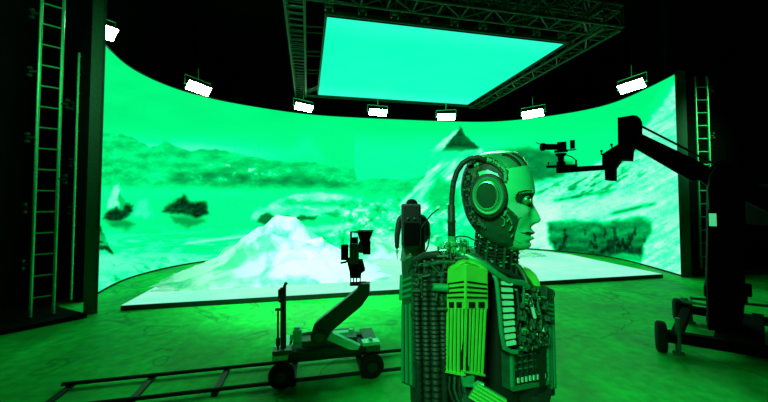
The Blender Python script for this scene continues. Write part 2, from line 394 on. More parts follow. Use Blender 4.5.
def strip(off0, off1, z0, z1, name, m):
    a = uv[sub]; n = nr[sub]; mb = MB(); k = len(a); vs = []
    for i in range(k):
        for o, z in ((off0, z0), (off1, z0), (off1, z1), (off0, z1)): vs.append((a[i, 0]+n[i, 0]*o, a[i, 1]+n[i, 1]*o, z))
    fs = []
    for i in range(k-1):
        for j in range(4): fs.append((i*4+j, (i+1)*4+j, (i+1)*4+(j+1) % 4, i*4+(j+1) % 4))
    fs += [(0, 1, 2, 3), ((k-1)*4, (k-1)*4+3, (k-1)*4+2, (k-1)*4+1)]
    mb.add(vs, fs, True); return mb.build(name, m, lw)
strip(.012, .14, .0, HW+.02, 'cabinet_backing', M_black)
strip(-.004, .02, .0, .035, 'base_rail', M_dark)
strip(-.004, .02, HW, HW+.03, 'top_rail', M_dark)
# end post at the left: wide upright with a perforated strip
def endpost(a, b, top, name):     # a,b ground points of its seen face
    mb = MB(); d = (b-a); a2 = a+ZF*.01
    ra_ = Vector((a.x, a.y, 0)).normalized(); rb_ = Vector((b.x, b.y, 0)).normalized()
    mb.prism([a, b, b+rb_*.10, a+ra_*.16], (0, 0, top)); return mb.build(name, M_frame, lw)
pa = G(83, 315.5); pb = G(97.5, 313.5)
endpost(pa, pb, 4.6, 'left_end_post')
e2a = W(681, 276.5, 6.86); e2a.z = 0; e2b = W(692, 276.5, 6.86); e2b.z = 0
endpost(e2a, e2b, 4.38, 'right_end_post')
mb = MB()
for k in range(150):
    z = .08+k*.03; q = pb+(pa-pb)*.12-ZF*.004; mb.cbox((q.x, q.y, z), (.035, .006, .012))
mb.build('perforated_strip', mat('perforation', (.003, .045, .018, 1), .6), lw)

# ------------------------------------------------------------------ stage platform (screen floor)
st = thing('stage_platform', 'low flat stage with a glowing pale mint surface before the curved wall', 'stage', (2.1, 7, 0))
bk = [(-2.72, 8.5), (-1.9, 9.3), (-.6, 9.9), (1.0, 10.1), (2.8, 10.1), (4.6, 10.0), (5.9, 9.5), (6.75, 8.6), (7.05, 8.0)]
outl = [(-2.75, 5.45), (7.05, 5.45)]+bk[::-1]
mb = MB(); mb.prism([Vector((x, y, 0)) for x, y in outl], (0, 0, .074)); mb.build('deck', M_dark, st)
def in_stage(x, y): return True
from mathutils import geometry
NXs, NYs = 260, 130
Ps = np.zeros((NYs, NXs, 3))
for i in range(NXs):
    u = -2.75+9.8*i/(NXs-1); vb = np.interp(u, [b[0] for b in bk], [b[1] for b in bk])
    if u < -2.72: vb = 8.5
    Ps[:, i, 0] = u; Ps[:, i, 1] = np.linspace(5.452, vb, NYs); Ps[:, i, 2] = .08
ts = .955+.06*(fbm(Ps[..., 0]*.8, Ps[..., 1]*1.1, 51)-.5)+.03*(fbm(Ps[..., 0]*6, Ps[..., 1]*6, 52)-.5)
M_stage = emis('stage_glow', (0.2, 1, .7, 1), .97, 'picture')
grid_mesh('stage_surface', Ps, M_stage, palette(ts), st)

# ice props on the stage
def ice_mat():
    m = bpy.data.materials.new('ice'); m.use_nodes = True; nt = m.node_tree; b = nt.nodes['Principled BSDF']; L = nt.links.new
    tc = nt.nodes.new('ShaderNodeTexCoord'); n = nt.nodes.new('ShaderNodeTexNoise'); n.inputs['Scale'].default_value = 1.6; n.inputs['Detail'].default_value = 7; n.inputs['Distortion'].default_value = .8
    L(tc.outputs['Object'], n.inputs['Vector']); r = nt.nodes.new('ShaderNodeValToRGB'); e = r.color_ramp.elements
    e[0].position = .40; e[0].color = (.10, .78, .42, 1); e[1].position = .53; e[1].color = (.75, 1, .92, 1); L(n.outputs[0], r.inputs[0]); L(r.outputs[0], b.inputs['Base Color'])  # green blotches in the ice colour stand in for shading
    b.inputs['Roughness'].default_value = .5
    tl = nt.nodes.new('ShaderNodeBsdfTranslucent'); L(r.outputs[0], tl.inputs[0]); ms = nt.nodes.new('ShaderNodeMixShader'); ms.inputs[0].default_value = .15
    L(b.outputs[0], ms.inputs[1]); L(tl.outputs[0], ms.inputs[2]); L(ms.outputs[0], nt.nodes['Material Output'].inputs[0])
    bp = nt.nodes.new('ShaderNodeBump'); bp.inputs['Strength'].default_value = .5; bp.inputs['Distance'].default_value = .05
    L(n.outputs[0], bp.inputs['Height']); L(bp.outputs[0], b.inputs['Normal']); return m
M_ice = ice_mat()
def ice(name, label, c, ru, rv, prof, seed, rough=.12, yaw=0.0, n=70):
    """heap: height over an elliptic base; prof gives height against position along its length"""
    g = np.linspace(-1, 1, n); A, B = np.meshgrid(g, g)
    R = np.sqrt(A*A*.9+B*B)
    h = np.interp(A, [p[0] for p in prof], [p[1] for p in prof])
    cell = np.abs(fbm(A*2.2+seed, B*2.2, seed)-.5)*2
    f = np.clip(1-np.abs(B)**1.1, 0, 1)*np.clip(1-np.abs(A)**4, 0, 1)
    z = h*f*(1-.30*np.abs(fbm(A*3.5+seed, B*4, seed+40)-.5)*2-.22*cell)+rough*h.max()*(fbm(A*5, B*5, seed+3)-.5)*np.clip(f*3, 0, 1)
    z = np.maximum(z, 0)
    jx = (fbm(A*6, B*6, seed+7)-.5)*.12; jy = (fbm(A*6, B*6, seed+9)-.5)*.12
    X = c[0]+((A+jx)*ru)*math.cos(yaw)-((B+jy)*rv)*math.sin(yaw); Y = c[1]+((A+jx)*ru)*math.sin(yaw)+((B+jy)*rv)*math.cos(yaw)
    edge = (np.abs(A) > .999) | (np.abs(B) > .999)
    z = np.where(edge, -.002, z)
    keep = np.stack([X, Y, z+.082], -1)
    me_o = grid_mesh(name, keep, M_ice, smooth=False)
    import bmesh
    bm = bmesh.new(); bm.from_mesh(me_o.data)
    off = Vector((c[0], c[1], .08))
    dead = [v for v in bm.verts if v.co.z < .0835 and all(e.other_vert(v).co.z < .0835 for e in v.link_edges)]
    bmesh.ops.delete(bm, geom=dead, context='VERTS')
    for v in bm.verts: v.co -= off
    geo = [e for e in bm.edges if len(e.link_faces) == 1]
    bmesh.ops.triangulate(bm, faces=bm.faces)
    bm.to_mesh(me_o.data); bm.free(); me_o.location = off
    dc = me_o.modifiers.new('facets', 'DECIMATE'); dc.ratio = .06
    return tag(me_o, label, 'ice')
pk = G(255, 285, .08)
ice('ice_mound', 'large pointed mound of pale ice on the stage left of the dolly camera', (-.68, 7.05), 2.15, .95,
    [(-1, .0), (-.85, .24), (-.66, .46), (-.5, .58), (-.34, .86), (-.18, 1.12), (-.04, 1.28), (.12, 1.26), (.24, 1.05), (.38, .86), (.55, .55), (.7, .40), (.85, .25), (1, .05)], 5, .2)
ice('ice_ridge', 'low ridge of broken ice on the stage behind the dolly camera', (2.0, 9.0), 1.9, .7,
    [(-1, .1), (-.6, .32), (-.2, .42), (.2, .30), (.6, .38), (1, .1)], 12, .35)
ice('ice_slab', 'low ice slab on the stage just right of the robot chin', (5.35, 8.5), 1.0, .75,
    [(-1, .1), (-.4, .22), (.1, .26), (.6, .12), (1, .0)], 23, .25)

# ------------------------------------------------------------------ ceiling screen
HC = 4.70
cs = thing('ceiling_screen', 'large flat glowing mint panel hung level under the trusses', 'ceiling panel', (2.45, 7.6, HC))
Pc = np.zeros((60, 70, 3)); tu = np.linspace(0, 1, 70)[None]; el_ = np.linspace(.17, .06, 60)[:, None]; Pc[..., 0] = el_*(1-tu)+4.79*tu; Pc[..., 1] = np.linspace(5.47, 9.62, 60)[:, None]; Pc[..., 2] = HC
tcx = .775+.05*sst(.55, 1, (np.abs(Pc[..., 1]-7.4)/2.1))+.02*(fbm(Pc[..., 0]*2, Pc[..., 1]*2, 61)-.5)
lin_ = lambda c: ((c/255+.055)/1.055)**2.4
cc = np.ones(tcx.shape+(4,)); kk = np.clip((tcx-.76)/.08, 0, 1)
cc[..., 0] = lin_(8+45*kk); cc[..., 1] = 1.0; cc[..., 2] = lin_(190+25*kk)
M_cs = emis('ceiling_glow', (0, 1, .6, 1), 1.0, 'picture')
grid_mesh('screen', Pc, M_cs, cc, cs)
mb = MB(); mb.prism([Vector(p) for p in ((.17, 5.46, HC+.008), (4.79, 5.46, HC+.008), (4.79, 9.63, HC+.008), (.06, 9.63, HC+.008))], (0, 0, .09)); mb.build('backing', M_black, cs)
mb = MB()
for a, b in (((.15, 5.43), (4.82, 5.43)), ((4.82, 5.43), (4.82, 9.66)), ((4.82, 9.66), (.05, 9.66)), ((.04, 9.66), (.15, 5.43))):
    mb.bar((a[0], a[1], HC+.055), (b[0], b[1], HC+.055), .03, .08)
mb.build('rim', M_truss, cs)
for k in range(9):
    mb = MB(); u = .2+k*.56
    mb.box((u, 5.385, HC+.15), (.15, .06, .05)); mb.box((u-.06, 5.385, HC+.10), (.025, .06, .07)); mb.box((u+.06, 5.385, HC+.10), (.025, .06, .07))
    mb.build('clamp', M_frame, cs)

# ------------------------------------------------------------------ trusses
def truss(label, p0, p1, wd=.32, ht=.36, bay=.36, r=.024, name='lighting_truss'):
    p0 = Vector(p0); p1 = Vector(p1); d = p1-p0; L = d.length; d.normalize(); s = Vector((-d.y, d.x, 0)).normalized(); n = max(2, round(L/bay))
    t = thing(name, label, 'truss', p0)
    cs_ = [(0, 0), (wd, 0), (wd, ht), (0, ht)]
    pt = lambda i, k: p0+d*(L*k/n)+s*cs_[i][0]+UP*cs_[i][1]
    for i in range(4): MB().tube([pt(i, 0), pt(i, n)], r).build('chord', M_truss, t)
    for nm, i, j in (('bottom_bracing', 0, 1), ('outer_bracing', 0, 3), ('inner_bracing', 1, 2), ('top_bracing', 3, 2)):
        mb = MB()
        for k in range(n+1):
            mb.tube([pt(i, k), pt(j, k)], r*.6, 6)
            if k < n: mb.tube([pt(i, k), pt(j, k+1)] if k % 2 == 0 else [pt(j, k), pt(i, k+1)], r*.5, 6)
        mb.build(nm, M_truss, t)
    return t
def laddertruss(label, p0, p1, wd, n, ht=.3):
    p0 = Vector(p0); p1 = Vector(p1); d = (p1-p0); L = d.length; d.normalize(); s = Vector((-d.y, d.x, 0))
    t = thing('lighting_truss', label, 'truss', p0)
    for o in (0, wd):
        for h in (0, ht): MB().tube([p0+s*o+UP*h, p1+s*o+UP*h], .022).build('chord', M_truss, t)
    for k in range(n+1):
        mb = MB(); q = p0+d*(L*k/n); mb.bar(q, q+s*wd, .025, .02)
        m4 = MB(); m4.bar(q+UP*ht, q+s*wd+UP*ht, .02); m4.build('rung', M_truss, t)
        if k % 2 == 0: mb.bar(q, q+UP*ht, .018); mb.bar(q+s*wd, q+s*wd+UP*ht, .018)
        mb.build('rung', M_truss, t)
    return t
laddertruss('long rung truss along the left side of the glowing ceiling panel', (-.16, 3.6, HC), (-.30, 9.9, HC), .30, 34)
truss('long zigzag truss along the right side of the glowing ceiling panel', (5.42, 4.8, HC), (5.38, 9.95, HC), .36, .36, .40)
truss('thin truss along the far edge of the glowing ceiling panel', (-.45, 9.76, HC+.02), (5.0, 9.76, HC+.02), .14, .2, .5, .018)
truss('truss across the near end of the rig, closest to the viewer', (-.6, 4.72, HC+.02), (5.4, 4.72, HC+.02), .34, .40, .42)
truss('upper crosswise truss just above the near edge of the ceiling panel', (-.6, 5.3, HC+.52), (5.6, 5.3, HC+.52), .34, .40, .42)
truss('upper lengthwise truss above the middle left of the ceiling panel', (1.9, 3.6, HC+.42), (1.9, 9.0, HC+.42), .34, .40, .42)
truss('upper lengthwise truss above the middle right of the ceiling panel', (3.9, 4.0, HC+.44), (3.9, 9.0, HC+.44), .34, .40, .42)
truss('high crosswise truss between the two lengthwise upper trusses and viewer', (.2, 4.15, HC+.95), (5.9, 4.15, HC+.95), .34, .40, .42)
for i, (u, lab) in enumerate(((1.5, 'left'), (2.5, 'middle'), (3.6, 'right'))):
    mb = MB()
    a = Vector((u, 5.42, HC+.14)); 
    for dx, zz_ in ((-.25, .52), (-.1, .55), (.08, .52), (.3, .56)): mb.tube([a, Vector((u+dx, 5.33, HC+zz_))], .012, 6)
    t = mb.build('hanging_strut', M_truss); tag(t, 'fan of thin struts holding the near panel edge, %s of the three' % lab, 'strut')
for i, v in enumerate((5.9, 6.9, 7.9)):
    lab = ['nearest', 'middle', 'farthest'][i]
    mb = MB(); mb.tube([(-.46, v, HC+.02), (.1, v, HC+.05)], .014, 6); mb.tube([(-.46, v+.22, HC+.02), (.1, v+.22, HC+.05)], .011, 6)
    tag(mb.build('tie_bar', M_truss), 'pair of tie bars from left rung truss to ceiling panel, %s pair' % lab, 'bar')
mb = MB(); mb.tube([(-.3, 9.5, HC+.02), (.1, 8.9, HC+.05)], .014, 6); mb.tube([(-.3, 9.65, HC+.02), (.1, 9.1, HC+.05)], .012, 6)
tag(mb.build('corner_brace', M_truss), 'diagonal corner brace at the far left corner of the ceiling panel', 'brace')

# ------------------------------------------------------------------ studio lights
M_lamp = emis('lamp_glow', (.55, 1, .68, 1), 70)
def studio_light(px, py, D, wpx, hpx, yawd, tilt, label, roll=0):
    p = W(px, py, D)
    wd = wpx*D/F; hd = hpx*D/F*.86
    t = thing('studio_light', label, 'light', p, 0, 'hanging studio lights over the curved wall')
    # local frame: face normal towards the stage and down
    tgt = Vector((2.3, 5.6, 1.0)) if tilt is None else tilt
    hz = Vector((tgt.x-p.x, tgt.y-p.y, 0)).normalized(); n = (hz*.80-UP*.60).normalized(); x = n.cross(UP).normalized(); 
    if roll: x = (Matrix.Rotation(roll, 3, n) @ x)
    y = x.cross(n).normalized()
    mb = MB(); mb.obox(p-n*.04, x, y, n, wd*1.06, hd*1.12, .07); mb.build('housing', M_dark, t, .01)
    mb = MB(); mb.obox(p, x, y, n, wd, hd, .008); mb.build('diffuser', M_lamp, t)
    mb = MB(); q = p-n*.04
    a = q-x*wd*.58; b = q+x*wd*.58; up = hd*.5+.10
    mb.tube([a, a+UP*up, b+UP*up, b], .011, 6); mb.sphere(a, .022, 6); mb.sphere(b, .022, 6); mb.build('yoke', M_ladder, t)
    top = (a+b)/2+UP*up
    mb = MB(); mb.tube([top, top+UP*.28], .009, 6); mb.build('hanger_rod', M_ladder, t)
    mb = MB(); mb.tube([top+UP*.28, Vector((top.x, top.y, 7.5))], .006, 6); mb.build('suspension_cable', M_black, t)
    mb = MB(); mb.obox(q-n*.05+y*hd*.2, x, y, n, wd*.3, .06, .06); mb.build('bracket', M_ladder, t)
studio_light(106.5, 32.5, 5.6, 20, 16, 0, None, 'leftmost studio light, partly hidden by the tall left post', .25)
studio_light(199, 88.5, 8.2, 25, 11, 0, None, 'second studio light from the left, above the far left ranges')
studio_light(304, 107.5, 9.5, 19, 8, 0, None, 'studio light under the far left corner of the ceiling panel')
studio_light(378, 112.5, 9.9, 18, 7.5, 0, None, 'fourth studio light from the left, below the far edge of the ceiling panel')
studio_light(446, 117.0, 10.0, 17, 7.5, 0, None, 'studio light hanging above the dark mountain peak')
studio_light(532.5, 114.0, 9.6, 20, 8.5, 0, None, 'studio light above the small crane camera')
studio_light(631, 86.5, 7.6, 24, 11, 0, None, 'rightmost studio light, above the crane arm')

# ------------------------------------------------------------------ scaffolding ladders beside the wall
def ladder(a, b, z0, z1, step, label, r=.022, clamps=(), lean=0.0, rung=M_ladder, grp=None):
    t = thing('ladder', label, 'ladder', (a+b)/2)
    for q in (a, b): MB().tube([Vector((q.x, q.y, z0)), Vector((q.x, q.y, z1))], r, 8).build('rail', rung, t)
    k = 0; z = z0+.25
    while z < z1-.03:
        MB().tube([Vector((a.x, a.y, z)), Vector((b.x, b.y, z))], r*.55, 6).build('rung', rung, t); z += step
    for (q, z, dx) in clamps:
        mb = MB()
        for s_ in (-.05, .05): mb.cyl(Vector((q.x, q.y, z+s_))+XR*(dx-.02), Vector((q.x, q.y, z+s_))+XR*(dx+.02), .022, 10)
        mb.bar(Vector((q.x, q.y, z)), Vector((q.x, q.y, z))+XR*dx, .02)
        mb.build('coupler', M_truss, t)
    return t
def gv(px, py): return G(px, py)
a = gv(30, 322); b = gv(53, 318)
ladder(a, b, .06, 4.9, .285, 'tall green steel ladder truss at the far left beside the wall post', .018,
       [(a, z, -.13) for z in (4.15, 3.35, 2.45, 1.5, .75)]+[(b, z, .10) for z in (2.95, 1.9)])
c1 = W(72, 270, 5.1); c1.z = 0; c2 = W(82, 270, 5.3); c2.z = 0
ladder(c1, c2, .06, 3.95, .30, 'narrow ladder frame squeezed between the left ladder and the wall post', .016,
       [(c1, z, -.07) for z in (3.1, 2.2, 1.45)])
d1 = W(702, 272, 7.2); d1.z = 0; d2 = W(714, 272, 7.2); d2.z = 0
d1 = W(699, 200, 7.2); d2 = W(711, 200, 7.2); d1.z = d2.z = 0
ladder(d1, d2, .12, 4.38, .29, 'tall green ladder right of the curved wall behind the crane', .022,
       [(d2, z, .10) for z in (4.1, 3.05)])
mb = MB(); a0 = G(8, 334); a1 = G(92, 317); dd = (a1-a0).normalized(); sd = Vector((-dd.y, dd.x, 0))
if sd.dot(ZF) < 0: sd = -sd
mb.prism([a0-dd*.05, a1-dd*.05]+[Vector(p) for p in ((-3.60, 5.62, 0), (-4.0, 6.0, 0), (-4.0, 7.6, 0), (-4.33, 7.6, 0), (-4.33, 4.55, 0))], (0, 0, .06))
tag(mb.build('scaffold_base', M_black), 'low black base deck under the left ladder', 'base')

# ------------------------------------------------------------------ camera track on the floor
RA0 = G(62, 388.5); RA1 = G(400, 353.5); RB0 = G(149, 401.5); 
td = (RA1-RA0).normalized(); tdn = Vector((-td.y, td.x, 0))
gauge = abs((RB0-RA0).dot(tdn)); print('GAUGE', gauge)
tr = thing('camera_track', 'dark dolly track with two rails and cross ties on the concrete', 'track', RA0)
L_ = 4.2
for o in (0, -gauge):
    s0 = RA0+tdn*o
    MB().tube([s0+UP*.035, s0+td*L_+UP*.035], .017, 8).build('rail', M_dark, tr)
mb_ = None
for k in range(7):
    s0 = RA0+td*(.06+k*.62)
    mb = MB(); mb.bar(s0-tdn*(gauge+.04)+UP*.012, s0+tdn*.03+UP*.012, .05, .02); mb.build('cross_tie', M_dark, tr)

# ------------------------------------------------------------------ camera dolly
nl = G(282, 388.5, .05); nl = RA0-tdn*gauge+td*((G(282, 386)-RA0).dot(td))
nr_ = RA0-tdn*gauge+td*((G(371, 376)-RA0).dot(td))
dc_ = (nl+nr_)/2+tdn*gauge/2
dol = thing('camera_dolly', 'small wheeled camera dolly with a bent lift arm on the track', 'dolly', dc_)
dx, dy = td, tdn
WB = (nr_-nl).length
def DL(x, y, z): return Vector((dc_.x, dc_.y, 0))+dx*x+dy*y+UP*(z-(.03 if z > .2 else 0))
for sx in (-1, 1):
    for sy in (-1, 1):
        c = DL(sx*WB/2, sy*(gauge/2+.045), .112)
        mb = MB(); mb.lathe(c-dy*.03, dy, [(.02, 0), (.085, 0), (.108, .012), (.11, .03), (.108, .048), (.085, .06), (.02, .06)], 28)
        wh = mb.build('wheel', M_rubber, dol)
        mb = MB(); mb.lathe(c-dy*.038*(1 if sy < 0 else -1), dy, [(.045, 0), (.045, .006)] if sy < 0 else [(.045, 0), (.045, .006)], 16); mb.build('hub', M_dark, wh)
mb = MB(); mb.obox(DL(0, 0, .235), dx, dy, UP, WB*1.0, .24, .09); mb.build('chassis', M_rig, dol, .008)
mb = MB(); mb.obox(DL(0, -.13, .27), dx, dy, UP, WB*1.22, .08, .06); mb.build('side_beam', M_rig, dol, .006)
mb = MB(); mb.obox(DL(0, .13, .27), dx, dy, UP, WB*1.22, .08, .06); mb.build('side_beam', M_rig, dol, .006)
for s in (-1, 1):
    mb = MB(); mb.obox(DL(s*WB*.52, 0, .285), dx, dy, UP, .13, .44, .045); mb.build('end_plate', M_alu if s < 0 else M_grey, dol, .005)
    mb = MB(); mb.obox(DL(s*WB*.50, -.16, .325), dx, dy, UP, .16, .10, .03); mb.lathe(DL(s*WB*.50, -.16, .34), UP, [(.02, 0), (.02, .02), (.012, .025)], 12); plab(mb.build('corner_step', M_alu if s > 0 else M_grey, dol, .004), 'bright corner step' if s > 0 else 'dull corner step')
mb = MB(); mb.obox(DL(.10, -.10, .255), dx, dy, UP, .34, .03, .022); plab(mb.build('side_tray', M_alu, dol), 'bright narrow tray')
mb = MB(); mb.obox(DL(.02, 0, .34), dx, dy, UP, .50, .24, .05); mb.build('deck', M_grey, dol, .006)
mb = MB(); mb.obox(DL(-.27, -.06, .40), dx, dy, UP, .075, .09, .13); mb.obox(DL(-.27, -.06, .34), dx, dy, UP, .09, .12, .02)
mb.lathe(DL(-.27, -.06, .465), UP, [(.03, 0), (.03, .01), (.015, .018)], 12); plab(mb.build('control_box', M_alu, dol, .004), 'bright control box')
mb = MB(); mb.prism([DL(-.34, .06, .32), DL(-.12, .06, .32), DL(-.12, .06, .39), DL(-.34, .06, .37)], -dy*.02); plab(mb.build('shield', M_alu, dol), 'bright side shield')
# pivot and arm
D0 = 2.96
pv = W(320, 335, D0); el = W(360, 299, D0+.02); tp = W(366, 284, D0+.02)
mb = MB(); mb.cyl(pv-ZF*.06, pv+ZF*.06, .075, 28); mb.build('pivot_drum', M_rig, dol)
mb = MB(); mb.cyl(W(320, 335, D0)-ZF*.066, W(320, 335, D0)-ZF*.05, .045, 24); mb.build('pivot_cap', M_grey, dol)
mb = MB()
pts = [W(x, y, D0-.045) for x, y in ((312, 331), (314, 324.5), (357, 290), (358.5, 284), (369.5, 284), (369.5, 295), (362, 306), (331, 332), (327, 340), (318, 343))]
mb.prism(pts, ZF*.10); mb.build('lift_arm', M_rig, dol, .006)
mb = MB()
pts = [W(x, y, D0-.03) for x, y in ((322, 338), (332, 333), (360, 346), (358, 350), (350, 350))]
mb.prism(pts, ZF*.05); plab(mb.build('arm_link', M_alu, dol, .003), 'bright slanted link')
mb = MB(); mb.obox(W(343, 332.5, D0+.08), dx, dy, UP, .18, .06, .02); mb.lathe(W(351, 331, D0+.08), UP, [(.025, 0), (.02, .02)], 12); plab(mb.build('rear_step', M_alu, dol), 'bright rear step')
mb = MB(); mb.cyl(W(365.5, 292, D0+.02), W(365.5, 283, D0+.02), .04, 20); mb.build('mount_post', M_rig, dol)
# push handle
hx = lambda x, y, D=2.82: W(x, y, D)
mb = MB(); mb.tube([hx(282.5, 348), hx(282.5, 296)], .018, 10); mb.tube([hx(284.5, 348), hx(284.5, 286), hx(286.5, 282.5)], .014, 8); mb.build('handle_post', M_dark, dol)
mb = MB(); mb.obox(hx(281.5, 293.5), XR, ZF, UP, .045, .05, .075); mb.cyl(hx(282.5, 287.5), hx(282.5, 290), .018, 12); mb.cyl(hx(282, 299), hx(282, 302), .03, 12); mb.build('handle_head', M_dark, dol, .004)
mb = MB(); mb.tube([hx(278, 350, 2.76), hx(278, 310, 2.76)], .009, 8); mb.tube([hx(275.5, 309.5, 2.76), hx(281, 309.5, 2.76)], .012, 8); mb.cyl(hx(278, 346, 2.76), hx(278, 338, 2.76), .018, 12); mb.build('brake_lever', M_dark, dol)

# ------------------------------------------------------------------ camera on the dolly
def cam_thing(label, base): return thing('cinema_camera', label, 'camera', base)
DC = D0+.02
c1_ = cam_thing('cinema camera with matte box mounted on the dolly lift arm', W(365, 284, DC))
Wd = lambda x, y, d=0: W(x, y, DC+d)
px_m = DC/F
def wbox(x0, y0, x1, y1, dep, d=0):
    mb = MB(); return wadd(mb, x0, y0, x1, y1, dep, d)
def wadd(mb, x0, y0, x1, y1, dep, d=0, base=None):
    D = (base or DC)+d; a = math.atan(((x0+x1)/2-384)/F); fw = XR*math.sin(a)+ZF*math.cos(a); sd = XR*math.cos(a)-ZF*math.sin(a)
    mb.obox(W((x0+x1)/2, (y0+y1)/2, D), sd, fw, UP, abs(x1-x0)*D/F*math.cos(a), dep, abs(y1-y0)*D/F); return mb
mb = MB(); wadd(mb, 350, 275.5, 361, 277, .09); wadd(mb, 350, 283, 361, 284.6, .09)
for x in (350.7, 353.6, 356.4, 360.2): wadd(mb, x-.6, 275.5, x+.6, 284, .012, -.035); wadd(mb, x-.6, 275.5, x+.6, 284, .012, .035)
wadd(mb, 358, 282, 366, 285, .05); mb.build('riser_cage', M_crane, c1_)
mb = MB(); mb.lathe(Wd(355.5, 276), UP, [(.05, 0), (.055, .02), (.04, .05), (.05, .07)], 16); mb.prism([Wd(x, y, -.04) for x, y in ((347, 262), (362, 260), (365, 271), (358, 276), (350, 274))], ZF*.08); mb.build('pan_head', M_crane, c1_, .004)
mb = MB(); wadd(mb, 349.5, 244, 359, 263, .11); mb.build('body', M_rig, c1_, .005)
mb = MB()
for x in (350.5, 354, 357.5): wadd(mb, x-.7, 243.5, x+.7, 262, .012, -.06)
mb.build('side_ribs', M_grey, c1_)
mb = MB(); wadd(mb, 341, 245, 348.5, 259.5, .09); mb.build('battery', M_crane, c1_, .006)
mb = MB(); mb.tube([Wd(340.5, 263, -.03), Wd(346, 262, -.03), Wd(350, 258, -.03)], .010, 8); mb.build('cable', M_crane, c1_)
mb = MB(); mb.cyl(Wd(359, 247), Wd(364, 247), .055, 20); mb.build('lens', M_dark, c1_)
mb = MB(); wadd(mb, 363, 241, 370.5, 253.5, .12); mb.build('matte_box', M_crane, c1_, .004)
mb = MB(); mb.prism([Wd(x, y, -.08) for x, y in ((357, 231.5), (373, 231.5), (369.5, 241), (360, 241))], ZF*.16); mb.build('sunshade', M_crane, c1_)
mb = MB(); mb.tube([Wd(351, 244), Wd(351, 232), Wd(359, 232)], .010, 6); mb.tube([Wd(356, 243), Wd(356, 239)], .008, 6); wadd(mb, 351, 237.5, 358, 243, .05); mb.build('top_handle', M_crane, c1_)

RVc = XR*.67+ZF*.74
# ------------------------------------------------------------------ crane at the right
CR = 3.75
cb = G(727, 345); 
crn = thing('camera_crane', 'big black camera crane on wheels with a bent arm at the right', 'crane', (W(727, 340, CR).x, W(727, 340, CR).y, 0))
K = lambda x, y, d=0: W(x, y, CR+d)
def kbox(x0, y0, x1, y1, dep, name, m=M_crane, d=0, bev=.01):
    mb = MB(); wadd(mb, x0, y0, x1, y1, dep, d, CR); return mb.build(name, m, crn, bev)
mb = MB(); mb.prism([K(x, y, -.17) for x, y in ((708, 178), (711, 166), (718, 160), (728, 160), (738, 170), (745, 190), (746, 212), (744, 250), (746, 292), (744, 318), (743, 331), (708, 331), (708, 312), (707, 280), (708, 230))], RVc*.36)
mb.build('column', M_crane, crn, .02)
kbox(704, 285, 746, 296, .42, 'collar')
kbox(742, 284, 752, 296, .10, 'knob_block')
mb = MB(); mb.tube([K(709, 210, -.19), K(708, 190, -.19), K(710, 176, -.19), K(716, 166, -.19)], .006, 6); mb.build('edge_cable', M_frame, crn)
mb = kbox(709, 213.5, 716.5, 226, .04, 'indicator_panel', emis('indicator_glow', srgb(90, 235, 150), .75), -.20, .003); plab(mb, 'lit square indicator panel')
mb = MB(); mb.prism([K(x, y, -.10) for x, y in ((634, 143), (640, 133), (697, 160), (716, 172), (716, 192), (700, 180), (692, 181), (632, 146))], RVc*.2); mb.build('main_arm', M_crane, crn, .003)
mb = MB(); mb.prism([K(x, y, -.13) for x, y in ((617.5, 117.5), (633, 115), (637, 115.5), (640.5, 118.5), (640.5, 139), (632, 148), (631, 159.5), (618, 159))], RVc*.26); mb.build('elbow_block', M_crane, crn, .003)
mb = MB(); mb.prism([K(x, y, -.10) for x, y in ((602, 154), (618, 144), (621, 158), (614.5, 168), (614.5, 180.5), (605, 180), (604.5, 170), (602, 168))], RVc*.2); mb.build('drop_bracket', M_crane, crn, .002)
mb = MB(); mb.prism([K(x, y, -.05) for x, y in ((556, 167.5), (603, 165), (603, 169.5), (556, 173))], RVc*.10); mb.build('tip_arm', M_crane, crn, .003)
mb = MB(); mb.tube([K(601.5, 155, 0), K(601.5, 151.5)], .008, 6); mb.sphere(K(601.5, 151), .014, 6); mb.tube([K(612, 148), K(611.5, 145)], .008, 6); mb.sphere(K(611.5, 144.7), .014, 6); mb.build('lock_knobs', M_crane, crn)
mb = MB(); mb.tube([K(641, 126), K(676, 144), K(712, 163)], .012, 8); mb.build('tension_rod', M_truss, crn)
mb = MB(); mb.prism([K(x, y, .1) for x, y in ((735, 172), (768, 190), (768, 212), (742, 200))], RVc*.25); mb.build('rear_arm', M_crane, crn, .01)
mb = MB(); mb.obox(K(778, 205, .2), XR, ZF, UP, .25, .5, .5); mb.build('counterweight', M_crane, crn, .02)
# chassis and wheels
w1 = G(661, 347); w2 = G(679, 317); ax1 = (w2-w1).normalized()
rt = Vector((ax1.y, -ax1.x, 0)); 
if rt.dot(XR) < 0: rt = -rt
# near side beam runs towards the viewer's right
n1_ = G(668, 352); n2_ = G(762, 372)
mb = MB(); mb.bar(W(664, 335, 3.55), W(770, 352, 3.20), .10, .11); mb.build('near_beam', M_crane, crn, .01)
mb = MB(); mb.bar(W(680, 308, 4.4), W(770, 322, 4.05), .08, .10); mb.build('far_beam', M_crane, crn, .01)
mb = MB(); mb.bar(W(681, 301, 4.35), W(706, 305, 4.1), .03); mb.bar(W(684, 298, 4.35), W(684, 308, 4.35), .05); mb.bar(W(690, 298, 4.3), W(770, 306, 4.0), .03); mb.build('frame_bars', M_frame, crn)
mb = MB(); mb.bar(W(676, 336, 3.5), W(688, 308, 4.35), .09, .09); mb.build('cross_beam', M_crane, crn, .01)
mb = MB(); mb.bar(W(735, 345, 3.3), W(735, 315, 4.2), .30, .09); mb.bar(W(758, 349, 3.22), W(758, 317, 4.1), .10, .09); mb.build('base_plate', M_crane, crn, .01)
